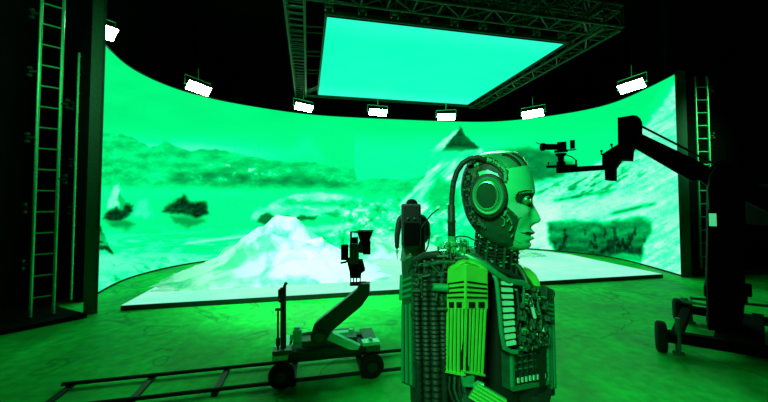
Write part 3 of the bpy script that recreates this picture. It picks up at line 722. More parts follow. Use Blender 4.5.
def cwheel(cpx, cpy, D, r, wd, name='wheel'):
    c = W(cpx, cpy, D); ax = (XR-ZF*.72).normalized()
    c.z = r
    mb = MB(); mb.lathe(c-ax*wd/2, ax, [(r*.3, 0), (r*.85, 0), (r*.98, wd*.15), (r, wd*.5), (r*.98, wd*.85), (r*.85, wd), (r*.3, wd)], 28); o = mb.build('wheel', M_rubber, crn)
    MB().cyl(c+ax*wd*.4, c+ax*(wd*.5+.08), r*.3, 14).build('axle', M_crane, o)
cwheel(661, 333, 3.50, .160, .09)
cwheel(677.5, 308, 4.40, .145, .09)
cwheel(790, 372, 3.12, .160, .12)
cwheel(790, 330, 3.95, .145, .12)
for (x, y0, y1, D, nm) in ((677.5, 318, 352, 3.44, 'levelling_jack'), (690, 300, 318, 4.3, 'levelling_jack')):
    mb = MB(); a_ = W(x, y0, D); b_ = W(x, y1, D); b_.z = 0.0
    mb.tube([a_, Vector((a_.x, a_.y, .01))], .024, 10); mb.cyl(Vector((a_.x, a_.y, 0)), Vector((a_.x, a_.y, .03)), .05, 14); mb.build(nm, M_frame, crn)

# camera on the crane tip
c2_ = cam_thing('small cinema camera silhouetted on the crane tip beside the robot face', K(562, 167.5))
def k2(mb, x0, y0, x1, y1, dep, d=0): return wadd(mb, x0, y0, x1, y1, dep, d, CR)
mb = MB(); k2(mb, 546, 165.5, 577, 167.2, .16); mb.tube([K(548.5, 165), K(548.5, 162)], .008, 6); mb.build('base_plate', M_crane, c2_)
mb = MB(); mb.lathe(K(561, 165.5), UP, [(.05, 0), (.045, .04), (.03, .05), (.035, .10), (.055, .12), (.06, .14)], 18); mb.build('fluid_head', M_crane, c2_)
mb = MB(); mb.tube([K(564, 154), K(572, 157), K(577, 161)], .006, 6); mb.tube([K(576, 165), K(576, 160)], .012, 6); mb.build('pan_bar', M_crane, c2_)
mb = MB(); k2(mb, 557, 142.5, 566.5, 151, .12); k2(mb, 554, 150.5, 568, 152, .10); mb.build('body', M_crane, c2_, .004)
mb = MB(); mb.cyl(K(557, 147), K(541.5, 146.8), .035, 18); mb.cyl(K(544.5, 147), K(541, 147), .046, 18); mb.build('lens', M_crane, c2_)
mb = MB(); mb.tube([K(566, 150), K(572, 150), K(576, 149.5)], .008, 6); k2(mb, 570, 140.5, 575, 148.5, .08); mb.build('monitor', M_crane, c2_, .003)
mb = MB(); mb.tube([K(536, 142.5), K(541, 144.5)], .005, 6); mb.build('antenna', M_crane, c2_)

# ------------------------------------------------------------------ person with backpack
def skin(name, joints, edges, m, parent=None, sub=2, root=0):
    me = bpy.data.meshes.new(name); off = parent.location if parent is not None else Vector((0, 0, 0))
    me.from_pydata([Vector(j[0])-off for j in joints], edges, []); me.materials.append(m)
    o = bpy.data.objects.new(name, me); C.objects.link(o)
    sm = o.modifiers.new('skin', 'SKIN'); sm.use_smooth_shade = True
    for i, j in enumerate(joints):
        r = j[1] if isinstance(j[1], tuple) else (j[1], j[1]); me.skin_vertices[0].data[i].radius = r; me.skin_vertices[0].data[i].use_root = (i == root)
    ss = o.modifiers.new('sub', 'SUBSURF'); ss.levels = sub; ss.render_levels = sub
    if parent is not None: o.parent = parent
    return o
PD = 5.15
pc = W(412, 260, PD); pc.z = 0
per = thing('person', 'person in dark clothes standing with back turned, wearing a large backpack', 'person', pc)
M_cloth = mat('jacket', (.002, .016, .006, 1), .8, 0, .4, 15)
M_skin = mat('skin', (.03, .35, .14, 1), .6)
R_ = XR; Fw = ZF
q = lambda x, f, z: pc+R_*x+Fw*f+UP*z
J = [(q(0, 0, .88), (.13, .11)), (q(0, 0, 1.10), (.13, .10)), (q(0, 0, 1.30), (.15, .10)), (q(0, .01, 1.41), (.08, .07)),
     (q(-.09, 0, .84), .095), (q(-.10, .01, .48), .065), (q(-.11, 0, .09), .045), (q(-.11, .13, .04), .04),
     (q(.09, 0, .84), .095), (q(.11, .02, .48), .065), (q(.12, 0, .09), .045), (q(.12, .13, .04), .04),
     (q(-.19, 0, 1.33), .06), (q(-.235, -.02, 1.06), .047), (q(-.235, .04, .83), .036),
     (q(.19, 0, 1.33), .06), (q(.25, .0, 1.08), .047), (q(.22, .16, .93), .036)]
E_ = [(0, 1), (1, 2), (2, 3), (0, 4), (4, 5), (5, 6), (6, 7), (0, 8), (8, 9), (9, 10), (10, 11), (2, 12), (12, 13), (13, 14), (2, 15), (15, 16), (16, 17)]
skin('body', J, E_, M_cloth, per)
skin('head', [(q(0, .01, 1.40), .045), (q(0, .02, 1.455), .05), (q(0, .025, 1.52), (.078, .09)), (q(0, .02, 1.57), (.062, .075))], [(0, 1), (1, 2), (2, 3)], M_skin, per)
mb = MB(); mb.sphere(q(0, .01, 1.545), .10, 12, (.92, 1.05, .82)); mb.build('hair', M_crane, per)
for s, hb in ((-1, q(-.235, .04, .83)), (1, q(.22, .16, .93))):
    jd = [(hb, .028), (hb+(UP*-.07 if s < 0 else Fw*.07), (.035, .02))]; ed = [(0, 1)]
    b_ = jd[1][0]; dn = UP*-1 if s < 0 else Fw
    for k in range(4):
        o_ = R_*((k-1.5)*.017) if s > 0 else Fw*((k-1.5)*.017); i = len(jd)
        jd += [(b_+o_, .010), (b_+o_+dn*.045, .009), (b_+o_+dn*(.07+.01*(k in (1, 2)))+R_*(.012*-s), .007)]; ed += [(1, i), (i, i+1), (i+1, i+2)]
    i = len(jd); sd_ = (Fw if s < 0 else R_*-1); jd += [(hb+dn*.03+sd_*.035, .010), (hb+dn*.06+sd_*.045, .008)]; ed += [(1, i), (i, i+1)]
    skin('hand', jd, ed, M_skin, per, 1)
mb = MB(); mb.lathe(q(0, 0, .66), UP, [(.185, 0), (.17, .12), (.155, .25), (.165, .5)], 24, R_, 1.0, .8); mb.build('jacket_hem', mat('coat', (.01, .11, .045, 1), .8, 0, .4, 12), per)
for s in (-1, 1):
    mb = MB(); mb.sphere(q(s*.115, .07, .045), .05, 8, (1, 2.0, .85)); mb.build('shoe', M_rubber, per)
bp = thing('backpack', 'tall dark boxy backpack worn by the standing person', 'backpack', q(0, -.18, .88))
mb = MB(); B = lambda x, f, z: q(x-.03, f, z)
mb.obox(B(0, -.19, 1.22), R_, Fw, UP, .29, .17, .66); mb.build('pack_body', mat('pack', (.0012, .012, .005, 1), .7, 0, .4, 10), bp, .03)
mb = MB(); mb.obox(B(0, -.285, 1.10), R_, Fw, UP, .23, .04, .34); mb.build('front_pocket', M_crane, bp, .015)
for s in (-1, 1):
    mb = MB(); mb.sphere(B(s*.05, -.28, 1.33), .022, 8, (1, .6, .8)); mb.build('buckle', M_grey, bp)
    mb = MB(); mb.tube([q(s*.10-.02, -.1, 1.43), q(s*.11-.02, 0, 1.475), q(s*.115, .12, 1.38), q(s*.12, .14, 1.2)], .014, 6); mb.build('shoulder_strap', M_crane, bp)
mb = MB(); pp = [W(x, y, PD-.25) for x, y in ((421, 228), (426, 221), (432, 214), (439, 208.5))]; mb.tube(pp, .010, 6); mb.build('bent_rod', M_rig, bp)
mb = MB(); pp = [W(x, y, PD-.25) for x, y in ((420, 216), (425, 217), (429, 223), (430, 234), (428, 246), (423, 257))]; mb.tube(pp, .011, 6); mb.build('looped_cable', M_rig, bp)
mb = MB(); mb.obox(W(421, 238, PD-.1), R_, Fw, UP, .12, .14, .5); mb.build('side_pouch', M_cloth, bp, .03)
#ROBOT#
# ------------------------------------------------------------------ humanoid robot in the foreground
def robmat(name, col, rough, metal, noise=.25, sc=25, bump=.0): return mat(name, col, rough, metal, noise, sc, bump)
R_face = robmat('robot_face', (.02, .88, .30, 1), .33, .25, .12, 12)
R_cheek = robmat('robot_cheek', (.10, .90, .45, 1), .35, .3, .1, 12)
R_shell = robmat('robot_shell', (.008, .38, .12, 1), .4, .4, .15, 12)
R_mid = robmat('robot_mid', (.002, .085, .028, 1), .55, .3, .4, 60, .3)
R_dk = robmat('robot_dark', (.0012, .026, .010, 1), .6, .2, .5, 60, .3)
R_blk = robmat('robot_black', (.0015, .012, .005, 1), .5, .2, .3, 60)
R_gold = robmat('robot_gold', (.075, .85, .07, 1), .4, .25, .25, 30)
R_key = robmat('robot_key', (.22, .95, .50, 1), .4, .2, .15, 30)
R_brt = robmat('robot_bright', (.05, .75, .25, 1), .25, .6, .3, 50)
RB = W(478, 300, .92)
rob = thing('humanoid_robot', 'humanoid robot in profile with round ear disc, hose at its nape and slatted arm guard', 'robot', (RB.x, RB.y, 0))
HA = math.radians(25); HD = .85
Fh = XR*math.cos(HA)-ZF*math.sin(HA); Rh = (XR*math.sin(HA)+ZF*math.cos(HA))*-1
hx0 = (498-384)/F*HD
def s_of(px): k = (px-384)/F; return (k*HD-hx0)/(math.cos(HA)+math.sin(HA)*k)
Hc = XR*hx0+ZF*HD
rows = [(151.2, 492, 506, .006), (152.2, 485, 513, .022), (154, 478, 519, .036), (157, 473, 523, .048), (161, 469, 526, .058), (166, 466, 529, .066), (173, 463.5, 531.5, .072), (181, 462, 534, .076), (189, 461.5, 535.2, .077), (193, 461.5, 535.2, .077), (197, 462, 533, .076),
        (203, 463, 531.2, .074), (210, 464.5, 532, .071), (216, 466, 532.3, .068), (222, 469, 532, .064), (228, 473, 532, .059), (232, 476, 532, .055), (236, 480, 531.5, .050), (240, 485, 530.5, .044), (243, 491, 529.5, .037), (246, 500, 527.5, .027), (248, 507, 524, .016), (248.8, 511, 520, .007)]
ra = np.array(rows); ny_, nx_ = 170, 220
yy = np.interp(np.linspace(0, 1, ny_), np.linspace(0, 1, len(ra)), ra[:, 0])
yy = np.linspace(ra[0, 0], ra[-1, 0], ny_); 
yy = ra[0, 0]+(ra[-1, 0]-ra[0, 0])*(.5-.5*np.cos(np.pi*np.linspace(0.02, .985, ny_)))*.6+(ra[-1, 0]-ra[0, 0])*np.linspace(0, 1, ny_)*.4
def smoothcol(c):
    v = np.interp(yy, ra[:, 0], c)
    for _ in range(6): v[1:-1] = (v[:-2]+2*v[1:-1]+v[2:])/4
    return v
sb = smoothcol(np.array([s_of(p) for p in ra[:, 1]])); sf = smoothcol(np.array([s_of(p) for p in ra[:, 2]])); hw_ = smoothcol(ra[:, 3])
ph = np.linspace(0, 2*np.pi, nx_, endpoint=False)
cph, sph = np.cos(ph), np.sin(ph)
ctr = np.clip(-.008+0*yy, sb+.3*(sf-sb), sf-.3*(sf-sb))[:, None]
Sx = ctr+np.where(cph > 0, (sf[:, None]-ctr)*np.abs(cph)**.92, (sb[:, None]-ctr)*np.abs(cph)**.9)
Tt = hw_[:, None]*np.sign(sph)*np.abs(sph)**1.0+0*Sx
Y2 = yy[:, None]+0*Sx
front = np.clip(cph, 0, 1)[None, :]**.5
nose = np.interp(Y2, [198, 203, 209, 215, 218.5, 221, 223, 225], [0, .003, .009, .0155, .019, .016, .005, 0])
nw_ = np.interp(Y2, [198, 210, 220], [.007, .009, .0125])
Sx = Sx+front*(nose*np.exp(-(Tt/nw_)**2))
for sg in (-1, 1):
    Sx -= front*.013*np.exp(-((Tt-sg*.033)/.015)**2-((Y2-200.5)/4.2)**2)
    Sx += front*.004*np.exp(-((Tt-sg*.030)/.020)**2-((Y2-193.5)/2.2)**2)
    Sx += front*.005*np.exp(-((Tt-sg*.040)/.014)**2-((Y2-211)/4.5)**2)
    Sx -= front*.006*np.exp(-((Tt-sg*.038)/.012)**2-((Y2-227)/6)**2)
mw = np.exp(-(Tt/.020)**2)
Sx += front*mw*(.0055*np.exp(-((Y2-231)/1.6)**2)-.005*np.exp(-((Y2-233.8)/.9)**2)+.005*np.exp(-((Y2-236.6)/1.7)**2)-.003*np.exp(-((Y2-226.5)/1.8)**2)-.004*np.exp(-((Y2-239.6)/1.6)**2)+.003*np.exp(-((Y2-244)/2.5)**2))
Zh = CAMZ+(HY-Y2)/F*HD
def hv(v): return np.array([v.x, v.y, 0.0])
HP = hv(Hc)[None, None]+Sx[..., None]*hv(Fh)+Tt[..., None]*hv(Rh); HP[..., 2] = Zh
# project (the near side also stands for the mirrored far side)
def proj(P_):
    Xc_ = P_[..., 0]*math.cos(TH)-P_[..., 1]*math.sin(TH); Zc_ = P_[..., 0]*math.sin(TH)+P_[..., 1]*math.cos(TH); d_ = P_[..., 2]-CAMZ
    a = Zc_*math.cos(PITCH)+d_*math.sin(PITCH); b = -Zc_*math.sin(PITCH)+d_*math.cos(PITCH); return 384+F*Xc_/a, CY-F*b/a
HN = hv(Hc)[None, None]+Sx[..., None]*hv(Fh)+np.abs(Tt)[..., None]*hv(Rh); HN[..., 2] = Zh
hpx, hpy = proj(HN)
near = Tt >= 0
def on_head(px, py, off=0.0):
    d = (hpx-px)**2+(hpy-py)**2+np.where(near, 0, 1e6); i, j = np.unravel_index(np.argmin(d), d.shape)
    i2 = min(max(i, 2), ny_-3); p = HP[i, j]; a = HP[i2, (j+2) % nx_]-HP[i2, (j-2) % nx_]; b = HP[i2+2, j]-HP[i2-2, j]
    n = np.cross(a, b); n = n/(np.linalg.norm(n)+1e-9)
    c = p-np.array([Hc.x, Hc.y, CAMZ]); n = n if n.dot(c) > 0 else -n
    return Vector(p)+Vector(n)*off, Vector(n)
fi = lambda A: (A[:-1]+A[1:])/2
def fc(A): A = np.concatenate([A, A[:, :1]], 1); A = (A[:-1]+A[1:])/2; return (A[:, :-1]+A[:, 1:])/2
cx_, cy_ = fc(hpx), fc(hpy)
reg = np.zeros(cx_.shape, int)                                        # 0 face
def setreg(poly, k):
    m = inpoly(cx_, cy_, poly, .01) > .5; reg[m] = k
rearm = (cx_ < np.interp(cy_, [150, 165, 185, 210, 235, 250], [470, 476, 482, 490, 498, 505])); reg[rearm] = 1
crown = (~rearm) & (cy_ < np.interp(cx_, [495, 510, 530], [170, 167.5, 164.5])); reg[crown] = 2
setreg([(488, 196), (500, 200), (506, 206), (519, 219), (516, 228), (513, 246), (500, 250), (480, 232)], 3)
setreg([(507.5, 205.5), (512, 202.5), (526, 206), (529, 212), (519.5, 218)], 4)
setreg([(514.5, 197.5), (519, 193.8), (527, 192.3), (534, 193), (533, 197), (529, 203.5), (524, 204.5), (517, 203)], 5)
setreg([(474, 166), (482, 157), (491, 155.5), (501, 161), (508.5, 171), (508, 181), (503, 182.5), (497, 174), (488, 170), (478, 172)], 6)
setreg([(520, 232.8), (528, 231.8), (536, 232.5), (536, 235), (527, 235)], 7)
idx = np.arange(ny_*nx_).reshape(ny_, nx_); idx = np.concatenate([idx, idx[:, :1]], 1)
Q4 = np.stack([idx[:-1, :-1], idx[:-1, 1:], idx[1:, 1:], idx[1:, :-1]], -1)
flat = HP.reshape(-1, 3)
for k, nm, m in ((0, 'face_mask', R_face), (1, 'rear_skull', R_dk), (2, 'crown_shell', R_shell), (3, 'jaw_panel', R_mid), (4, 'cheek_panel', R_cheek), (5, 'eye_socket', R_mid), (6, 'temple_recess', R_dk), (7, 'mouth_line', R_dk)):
    fs = Q4[reg == k]
    if len(fs) == 0: continue
    us, inv = np.unique(fs, return_inverse=True); inv = inv.reshape(-1, 4)
    mb = MB(); mb.v = [Vector(p) for p in flat[us]]; mb.f = [tuple(map(int, r)) for r in inv]; mb.sm = [True]*len(mb.f)
    if k == 2: n0 = len(mb.v); top = [int(np.where(us == idx[0, j])[0][0]) for j in range(nx_) if idx[0, j] in us]; mb.f.append(tuple(top)); mb.sm.append(True)
    if k == 3 or k == 0:
        pass
    parts_ = [(mb, nm)]
    if k in (4, 5, 6):
        parts_ = []
        for sg in (-1, 1):
            m2 = MB(); m2.v = mb.v; m2.f = [f_ for f_ in mb.f if sg*sum((mb.v[q]-Hc).dot(Rh) for q in f_) > 0]; m2.sm = [True]*len(m2.f)
            ui = sorted({q for f_ in m2.f for q in f_}); rm = {q: n for n, q in enumerate(ui)}
            m3 = MB(); m3.v = [mb.v[q] for q in ui]; m3.f = [tuple(rm[q] for q in f_) for f_ in m2.f]; m3.sm = m2.sm; parts_.append((m3, nm))
    for mm, nn in parts_:
        if mm.f: mm.build(nn, m, rob)
# closing cap under the chin
mb = MB(); mb.add([Vector(p) for p in HP[-1]], [tuple(range(nx_))]); mb.build('chin_cap', R_dk, rob)
# eyes
for sg in (-1, 1):
    ec = Vector(hv(Hc))+Fh*.068+Rh*(sg*.0335); ec.z = CAMZ+(HY-200)/F*.85
    mb = MB(); mb.sphere(ec, .0120, 10); ey = mb.build('eyeball', R_shell, rob)
    d_ = (Fh+Rh*sg*.35).normalized(); mb = MB(); mb.lathe(ec+d_*.0105, d_, [(.0062, 0), (.006, .0018), (.003, .0028)], 16); mb.build('iris', R_key, ey)
    mb = MB(); mb.lathe(ec+d_*.0128, d_, [(.0026, 0), (.0022, .0008)], 12); mb.build('pupil', R_blk, ey)
    mb = MB(); pts = []
    for k in range(9):
        a = -1.25+2.5*k/8; dd_ = (Fh*math.cos(a)+Rh*(math.sin(a)+sg*.25)).normalized(); pts.append(ec+dd_*.0134+UP*(.0036+.0025*math.cos(a)))
    mb.tube(pts, .0018, 6); mb.build('eyelid', R_dk, ey)
def stripe(pts, r, name, m, off=.001, parent=rob, n=6):
    mb = MB(); mb.tube([on_head(x, y, off)[0] for x, y in pts], r, n); return mb.build(name, m, parent)
stripe([(515.5, 195.5), (519, 192.2), (525, 190.6), (531, 190.6)], .0019, 'eyebrow', R_blk, .0003)
# crown slots
for pts, r in (([(502, 154.5), (508, 155.5), (513, 158.2), (517, 162), (519.5, 166)], .0056), ([(512, 153.6), (518, 156.5), (522.5, 160.5), (525.5, 165)], .0042)):
    stripe(pts, r, 'crown_slot', R_blk, -.0015)
stripe([(508, 168), (516, 166.6), (524, 165.5), (530, 164.8)], .0008, 'seam', R_mid, .0)
stripe([(504, 183), (507, 195), (508, 203)], .0009, 'seam', R_mid, 0)
stripe([(506, 206), (513, 212), (519.5, 218.5), (529, 212.5)], .0010, 'seam', R_dk, 0)
stripe([(519.5, 218.5), (517, 226), (514, 238), (513, 245)], .0010, 'seam', R_dk, 0)
stripe([(514, 240), (520, 243), (527, 242)], .0008, 'seam', R_mid, 0)
# ear disc
ecn, _ = on_head(488, 196, 0); ecn = Vector((ecn.x, ecn.y, CAMZ+(HY-196)/F*.787))-Rh*.006
def disc(name, m, prof, sx=.80, parent=rob, c=ecn): mb = MB(); mb.lathe(c, Rh, prof, 48, UP, 1.0, sx); return mb.build(name, m, parent)
disc('ear_housing', R_dk, [(0.0553, -.02), (0.0553, .006), (0.0521, .012), (0.0474, .013)])
disc('ear_ring', R_shell, [(0.0466, .006), (0.0458, .0165), (0.0427, .019), (0.0387, .0185), (0.0363, .0155), (0.0340, .0165), (0.0324, .0155), (0.0312, .010)])
mb = MB(); mb.lathe(ecn-Fh*.003, Rh, [(0.0352, .013), (0.0344, .0185), (0.0324, .019), (0.0296, .016), (0.0292, .012)], 48, UP, 1.0, .78); mb.build('ear_inner_ring', R_brt, rob)
mb = MB(); mb.lathe(ecn-Fh*.004, Rh, [(0.0304, .012), (0.0292, .0165), (0.0237, .0185), (0.0118, .0195), (0.0016, .0195)], 40, UP, 1.0, .76); mb.build('ear_disc', mat('ear_felt', (.002, .06, .02, 1), .8, 0, .2, 40, spec=.15), rob)
# mechanical band over the temple and clutter behind the ear
rnd = random.Random(4)
mb = MB()
path = [(476, 166), (480, 161.5), (486, 159), (492, 160), (498, 163.5), (503, 169), (505.5, 175), (505, 180)]
mb.tube([on_head(x, y-2.2, .004)[0] for x, y in path], .0035, 8)
mb.build('temple_cable', R_shell, rob)
mb = MB()
mb.tube([on_head(x-1, y+3.4, .003)[0] for x, y in path[:-1]], .0030, 8)
mb.build('temple_cable', R_mid, rob)
mb = MB()
for k in range(22):
    t_ = k/21*(len(path)-1); i = min(int(t_), len(path)-2); f_ = t_-i
    x = path[i][0]*(1-f_)+path[i+1][0]*f_; y = path[i][1]*(1-f_)+path[i+1][1]*f_+rnd.uniform(-.6, 1.6)
    p, n = on_head(x, y, .003); mb.obox(p, Fh, UP, Rh, rnd.uniform(.003, .006), rnd.uniform(.005, .009), .009)
mb.build('temple_actuators', R_brt, rob)
mb = MB()
for k in range(60):
    y = rnd.uniform(163, 228); xl = np.interp(y, [163, 185, 210, 228], [468, 463, 466, 475]); x = rnd.uniform(xl+1, xl+11)
    p, n = on_head(x, y, .001); mb.obox(p, Fh, UP, Rh, rnd.uniform(.003, .009), rnd.uniform(.003, .012), rnd.uniform(.004, .010))
mb.build('rear_modules', R_mid, rob)
mb = MB()
for k in range(5):
    pts = [(468+k*2.0, 172+k*3), (464.5+k*2.3, 185), (465+k*2.4, 200), (468+k*2.4, 214-k), (474+k*2.2, 226-k)]
    mb.tube([on_head(x, y, .003)[0] for x, y in pts], .0022, 6)
mb.build('rear_cables', R_dk, rob)
# jaw hinge
mb = MB()
for x, y, a, b in ((505, 213, .008, .014), (507.5, 220, .006, .008), (510.5, 228, .007, .013), (512, 235, .005, .008)):
    p, n = on_head(x, y, .003); mb.obox(p, (Fh-UP*.5).normalized(), (UP+Fh*.5).normalized(), Rh, a*.5, b, .008)
mb.tube([on_head(x, y, .003)[0] for x, y in ((499, 208), (504, 211), (509, 217), (512, 224))], .0016, 6)
mb.tube([on_head(x, y, .003)[0] for x, y in ((501, 216), (504, 219), (504.5, 224), (502, 226))], .0018, 6)
mb.build('jaw_hinge', R_brt, rob)
# hose from the temple down the nape
hp = [(485, 160.5, .80), (478, 157.5, .80), (470, 158.5, .805), (462.5, 163.5, .81), (457, 171.5, .815), (453.6, 182, .82), (452, 195, .82), (451.6, 208, .82)]
mb = MB(); mb.tube([W(*p) for p in hp], .0068, 14); mb.build('head_hose', R_dk, rob)
mb = MB(); mb.lathe(W(451.6, 237, .82), UP, [(.0085, 0), (.0095, .003), (.0095, .035), (.0105, .037), (.0105, .041), (.009, .043), (.009, .078), (.007, .082)], 20); mb.build('hose_sleeve', R_dk, rob)
mb = MB(); mb.lathe(W(452, 252, .82), UP, [(.022, 0), (.022, .006), (.015, .009), (.015, .016), (.019, .018), (.019, .024), (.011, .028), (.011, .040)], 24); mb.build('hose_base', R_brt, rob)

def gre(mb, q_, n, seed, smin, smax, th, kinds=.5):
    r = random.Random(seed)
    for _ in range(n):
        u, v = r.random(), r.random(); c = q_(u, v, r.uniform(0, th)); a = r.uniform(smin, smax); b = r.uniform(smin, smax)*1.6
        if r.random() < kinds: mb.obox(c, q_.u, q_.v, q_.n, a, b, th*r.uniform(.5, 1.2))
        else:
            d = (q_.v if r.random() < .7 else q_.u); mb.cyl(c-d*b, c+d*b, a*.4, 8)
    return mb
class Quad:
    def __init__(s, a, b, c, d):      # corners as (px,py,D): left top, right top, right bottom, left bottom
        s.p = [W(*x) for x in (a, b, c, d)]; s.u = (s.p[1]-s.p[0]).normalized(); s.n = s.u.cross((s.p[3]-s.p[0])).normalized()
        if s.n.dot(-s.p[0]+Vector((0, 0, CAMZ))) < 0: s.n = -s.n
        s.v = s.n.cross(s.u).normalized()
    def __call__(s, u, v, o=0): return (s.p[0]*(1-u)+s.p[1]*u)*(1-v)+(s.p[3]*(1-u)+s.p[2]*u)*v+s.n*o
    def slab(s, mb, u0, u1, v0, v1, o0, o1):
        mb.prism([s(u0, v0, o0), s(u1, v0, o0), s(u1, v1, o0), s(u0, v1, o0)], s.n*(o1-o0)); return mb
# neck
mb = MB(); prof = []
nb, ntp = W(492, 276, .90), W(497, 226, .862); Ln = (ntp-nb).length
for k in range(15):
    h = Ln*k/15; prof += [(.049, h), (.055, h+Ln*.02), (.055, h+Ln*.045), (.049, h+Ln*.055)]
mb.lathe(nb, ntp-nb, prof, 32); mb.build('neck', R_dk, rob)
for k in range(9):
    a = math.radians(-150+k*22); o1 = (XR*math.cos(a)+ZF*math.sin(a))*.058
    mb = MB(); j_ = rnd.uniform(-.004, .004)
    mb.tube([nb+o1*1.15+UP*.0, nb.lerp(ntp, .35)+o1*(1+j_*10), nb.lerp(ntp, .7)+o1*.98, ntp+o1*.82], .0036, 8); mb.build('neck_cable', R_mid if k % 2 else R_dk, rob)
mb = MB()
for k in range(70):
    a = math.radians(rnd.uniform(-170, -5)); p = nb.lerp(ntp, rnd.uniform(.05, .95))+(XR*math.cos(a)+ZF*math.sin(a))*.061
    mb.cbox(p, (rnd.uniform(.003, .007), .006, rnd.uniform(.0015, .004)))
mb.build('neck_fittings', R_brt, rob)
# torso core
def loft(name, secs, m, n=40, ex=2.6, parent=rob):
    mb = MB(); vs = []; fs = []
    for (c, a, b) in secs:
        for k in range(n):
            t_ = 2*math.pi*k/n; ct, st_ = math.cos(t_), math.sin(t_)
            vs.append(c+XR*(a*math.copysign(abs(ct)**(2/ex), ct))+ZF*(b*math.copysign(abs(st_)**(2/ex), st_)))
    for i in range(len(secs)-1):
        for k in range(n): fs.append((i*n+k, i*n+(k+1) % n, (i+1)*n+(k+1) % n, (i+1)*n+k))
    fs += [tuple(range(n))[::-1], tuple((len(secs)-1)*n+k for k in range(n))]
    mb.add(vs, fs, True); return mb.build(name, m, parent)
secs = []
for y, xl, xr, hd in ((254, 450, 496, .03), (257, 434, 505, .06), (261, 422, 511, .085), (267, 414, 517, .10), (278, 410, 526, .11), (300, 409, 536, .115), (340, 410, 540, .115), (400, 412, 541, .11)):
    D = .95; c = W((xl+xr)/2, y, D); secs.append((c, (xr-xl)/2*D/F, hd))
cz = secs[-1][0]
secs += [(Vector((cz.x, cz.y, .98)), .14, .10), (Vector((cz.x, cz.y, .90)), .16, .11), (Vector((cz.x, cz.y, .82)), .12, .10)]
loft('torso', secs, R_dk)
for s in (-1, 1):
    c = Vector((cz.x, cz.y, 0))+XR*s*.085
    loft('leg', [(c+UP*.88, .075, .08), (c+UP*.7, .075, .08), (c+UP*.5, .05, .055), (c+UP*.46, .052, .058), (c+UP*.3, .045, .052), (c+UP*.09, .03, .035), (c+UP*.07, .03, .035)], R_dk, 24)
    mb = MB(); f0 = c+Fh*.05
    mb.prism([f0-Fh*.13-UP*0, f0+Fh*.13, f0+Fh*.13+UP*.03, f0-Fh*.02+UP*.09, f0-Fh*.13+UP*.07], Rh*.08); mb.build('foot', R_mid, rob, .008)
# cables and ribs down the back
def ribbed(pts, r, n, name='ribbed_hose', m=R_dk):
    P_ = []; rr = []
    pts = [Vector(p) for p in pts]
    for i in range(n):
        t_ = i/(n-1)*(len(pts)-1); k = min(int(t_), len(pts)-2); f_ = t_-k
        P_.append(pts[k].lerp(pts[k+1], f_)); rr.append(r*(1.0 if i % 2 else .72))
    mb = MB(); mb.tube(P_, rr, 10); return mb.build(name, m, rob)
for i, (x, D, r) in enumerate(((417, .835, .0105), (425.5, .815, .011), (434, .80, .012), (442.5, .80, .009))):
    ribbed([W(x+4, 262+i*-1, D+.03), W(x, 275, D), W(x, 320, D-.01), W(x+1.5, 360, D-.01), W(x+3, 420, D)], r, 76, m=R_dk)
for k, (x0, y0, x1, y1, D, r) in enumerate(((412, 284, 423, 282, .83, .004), (412, 291, 420, 291, .82, .004), (433, 287, 448, 288, .78, .0095), (436, 301, 437, 293, .78, .003), (421, 277, 447, 272, .80, .0035), (428, 262, 447, 281, .80, .003), (437, 309, 447, 309, .78, .004))):
    mb = MB(); mb.cyl(W(x0, y0, D), W(x1, y1, D), r, 12); mb.build('back_strut', R_shell if k == 2 else R_mid, rob)
mb = MB(); qb = Quad((416, 262, .83), (446, 258, .80), (446, 300, .79), (413, 300, .84)); gre(mb, qb, 55, 9, .003, .008, .010, .4); mb.build('back_machinery', R_mid, rob)
mb = MB(); qb = Quad((412, 300, .85), (445, 300, .80), (445, 400, .80), (416, 400, .85)); gre(mb, qb, 60, 10, .003, .007, .008, .5); mb.build('spine_modules', R_dk, rob)
# shoulder yoke bars
def bars(pts, r, name, m): mb = MB(); mb.tube([W(*p) for p in pts], r, 12); return mb.build(name, m, rob)
bars([(411, 272, .88), (414, 262, .86), (424, 256, .84), (440, 254, .82), (456, 257, .80), (466, 261, .78)], .010, 'yoke_bar', R_dk)
bars([(424, 266, .82), (440, 262, .80), (456, 262, .78)], .006, 'yoke_bar', R_mid)
bars([(455, 253, .80), (468, 256, .78), (482, 263, .77), (497, 274, .77), (508, 281, .78), (522, 283, .80), (528, 287, .81)], .0075, 'collar_bar', R_shell)
bars([(462, 247, .82), (476, 255, .80), (492, 266, .79), (508, 273, .79), (522, 280, .81)], .0065, 'collar_bar', R_dk)
bars([(513, 262, .86), (520, 268, .84), (525, 277, .82), (528, 287, .81)], .006, 'collar_bar', R_mid)
bars([(484, 262, .79), (491, 268, .775), (496.5, 281, .77), (499, 305, .765), (501, 330, .765), (504, 348, .765), (511, 351.5, .77), (517, 352, .775)], .0052, 'strip_frame', R_shell)
mb = MB(); qn = Quad((438, 250, .82), (475, 248, .80), (470, 262, .78), (440, 262, .80)); gre(mb, qn, 50, 12, .003, .009, .016, .4); mb.build('nape_machinery', R_mid, rob)
mb = MB(); gre(mb, Quad((442, 246, .82), (470, 244, .80), (472, 258, .78), (440, 256, .80)), 22, 13, .003, .006, .02, .4); mb.build('nape_fittings', R_brt, rob)
for (x, y, D, r) in ((463, 243, .82, .011), (470, 252, .80, .012), (459, 251, .79, .009)):
    mb = MB(); mb.lathe(W(x, y, D), -ZF, [(r, 0), (r, .006), (r*.6, .008), (r*.55, .004)], 20); mb.build('joint_ring', R_shell, rob)
bars([(452, 238, .82), (460, 236, .82), (468, 237, .82), (474, 240, .83)], .0018, 'fine_cable', R_mid)
bars([(446, 243, .83), (444, 250, .83), (440, 258, .83)], .003, 'fine_cable', R_dk)
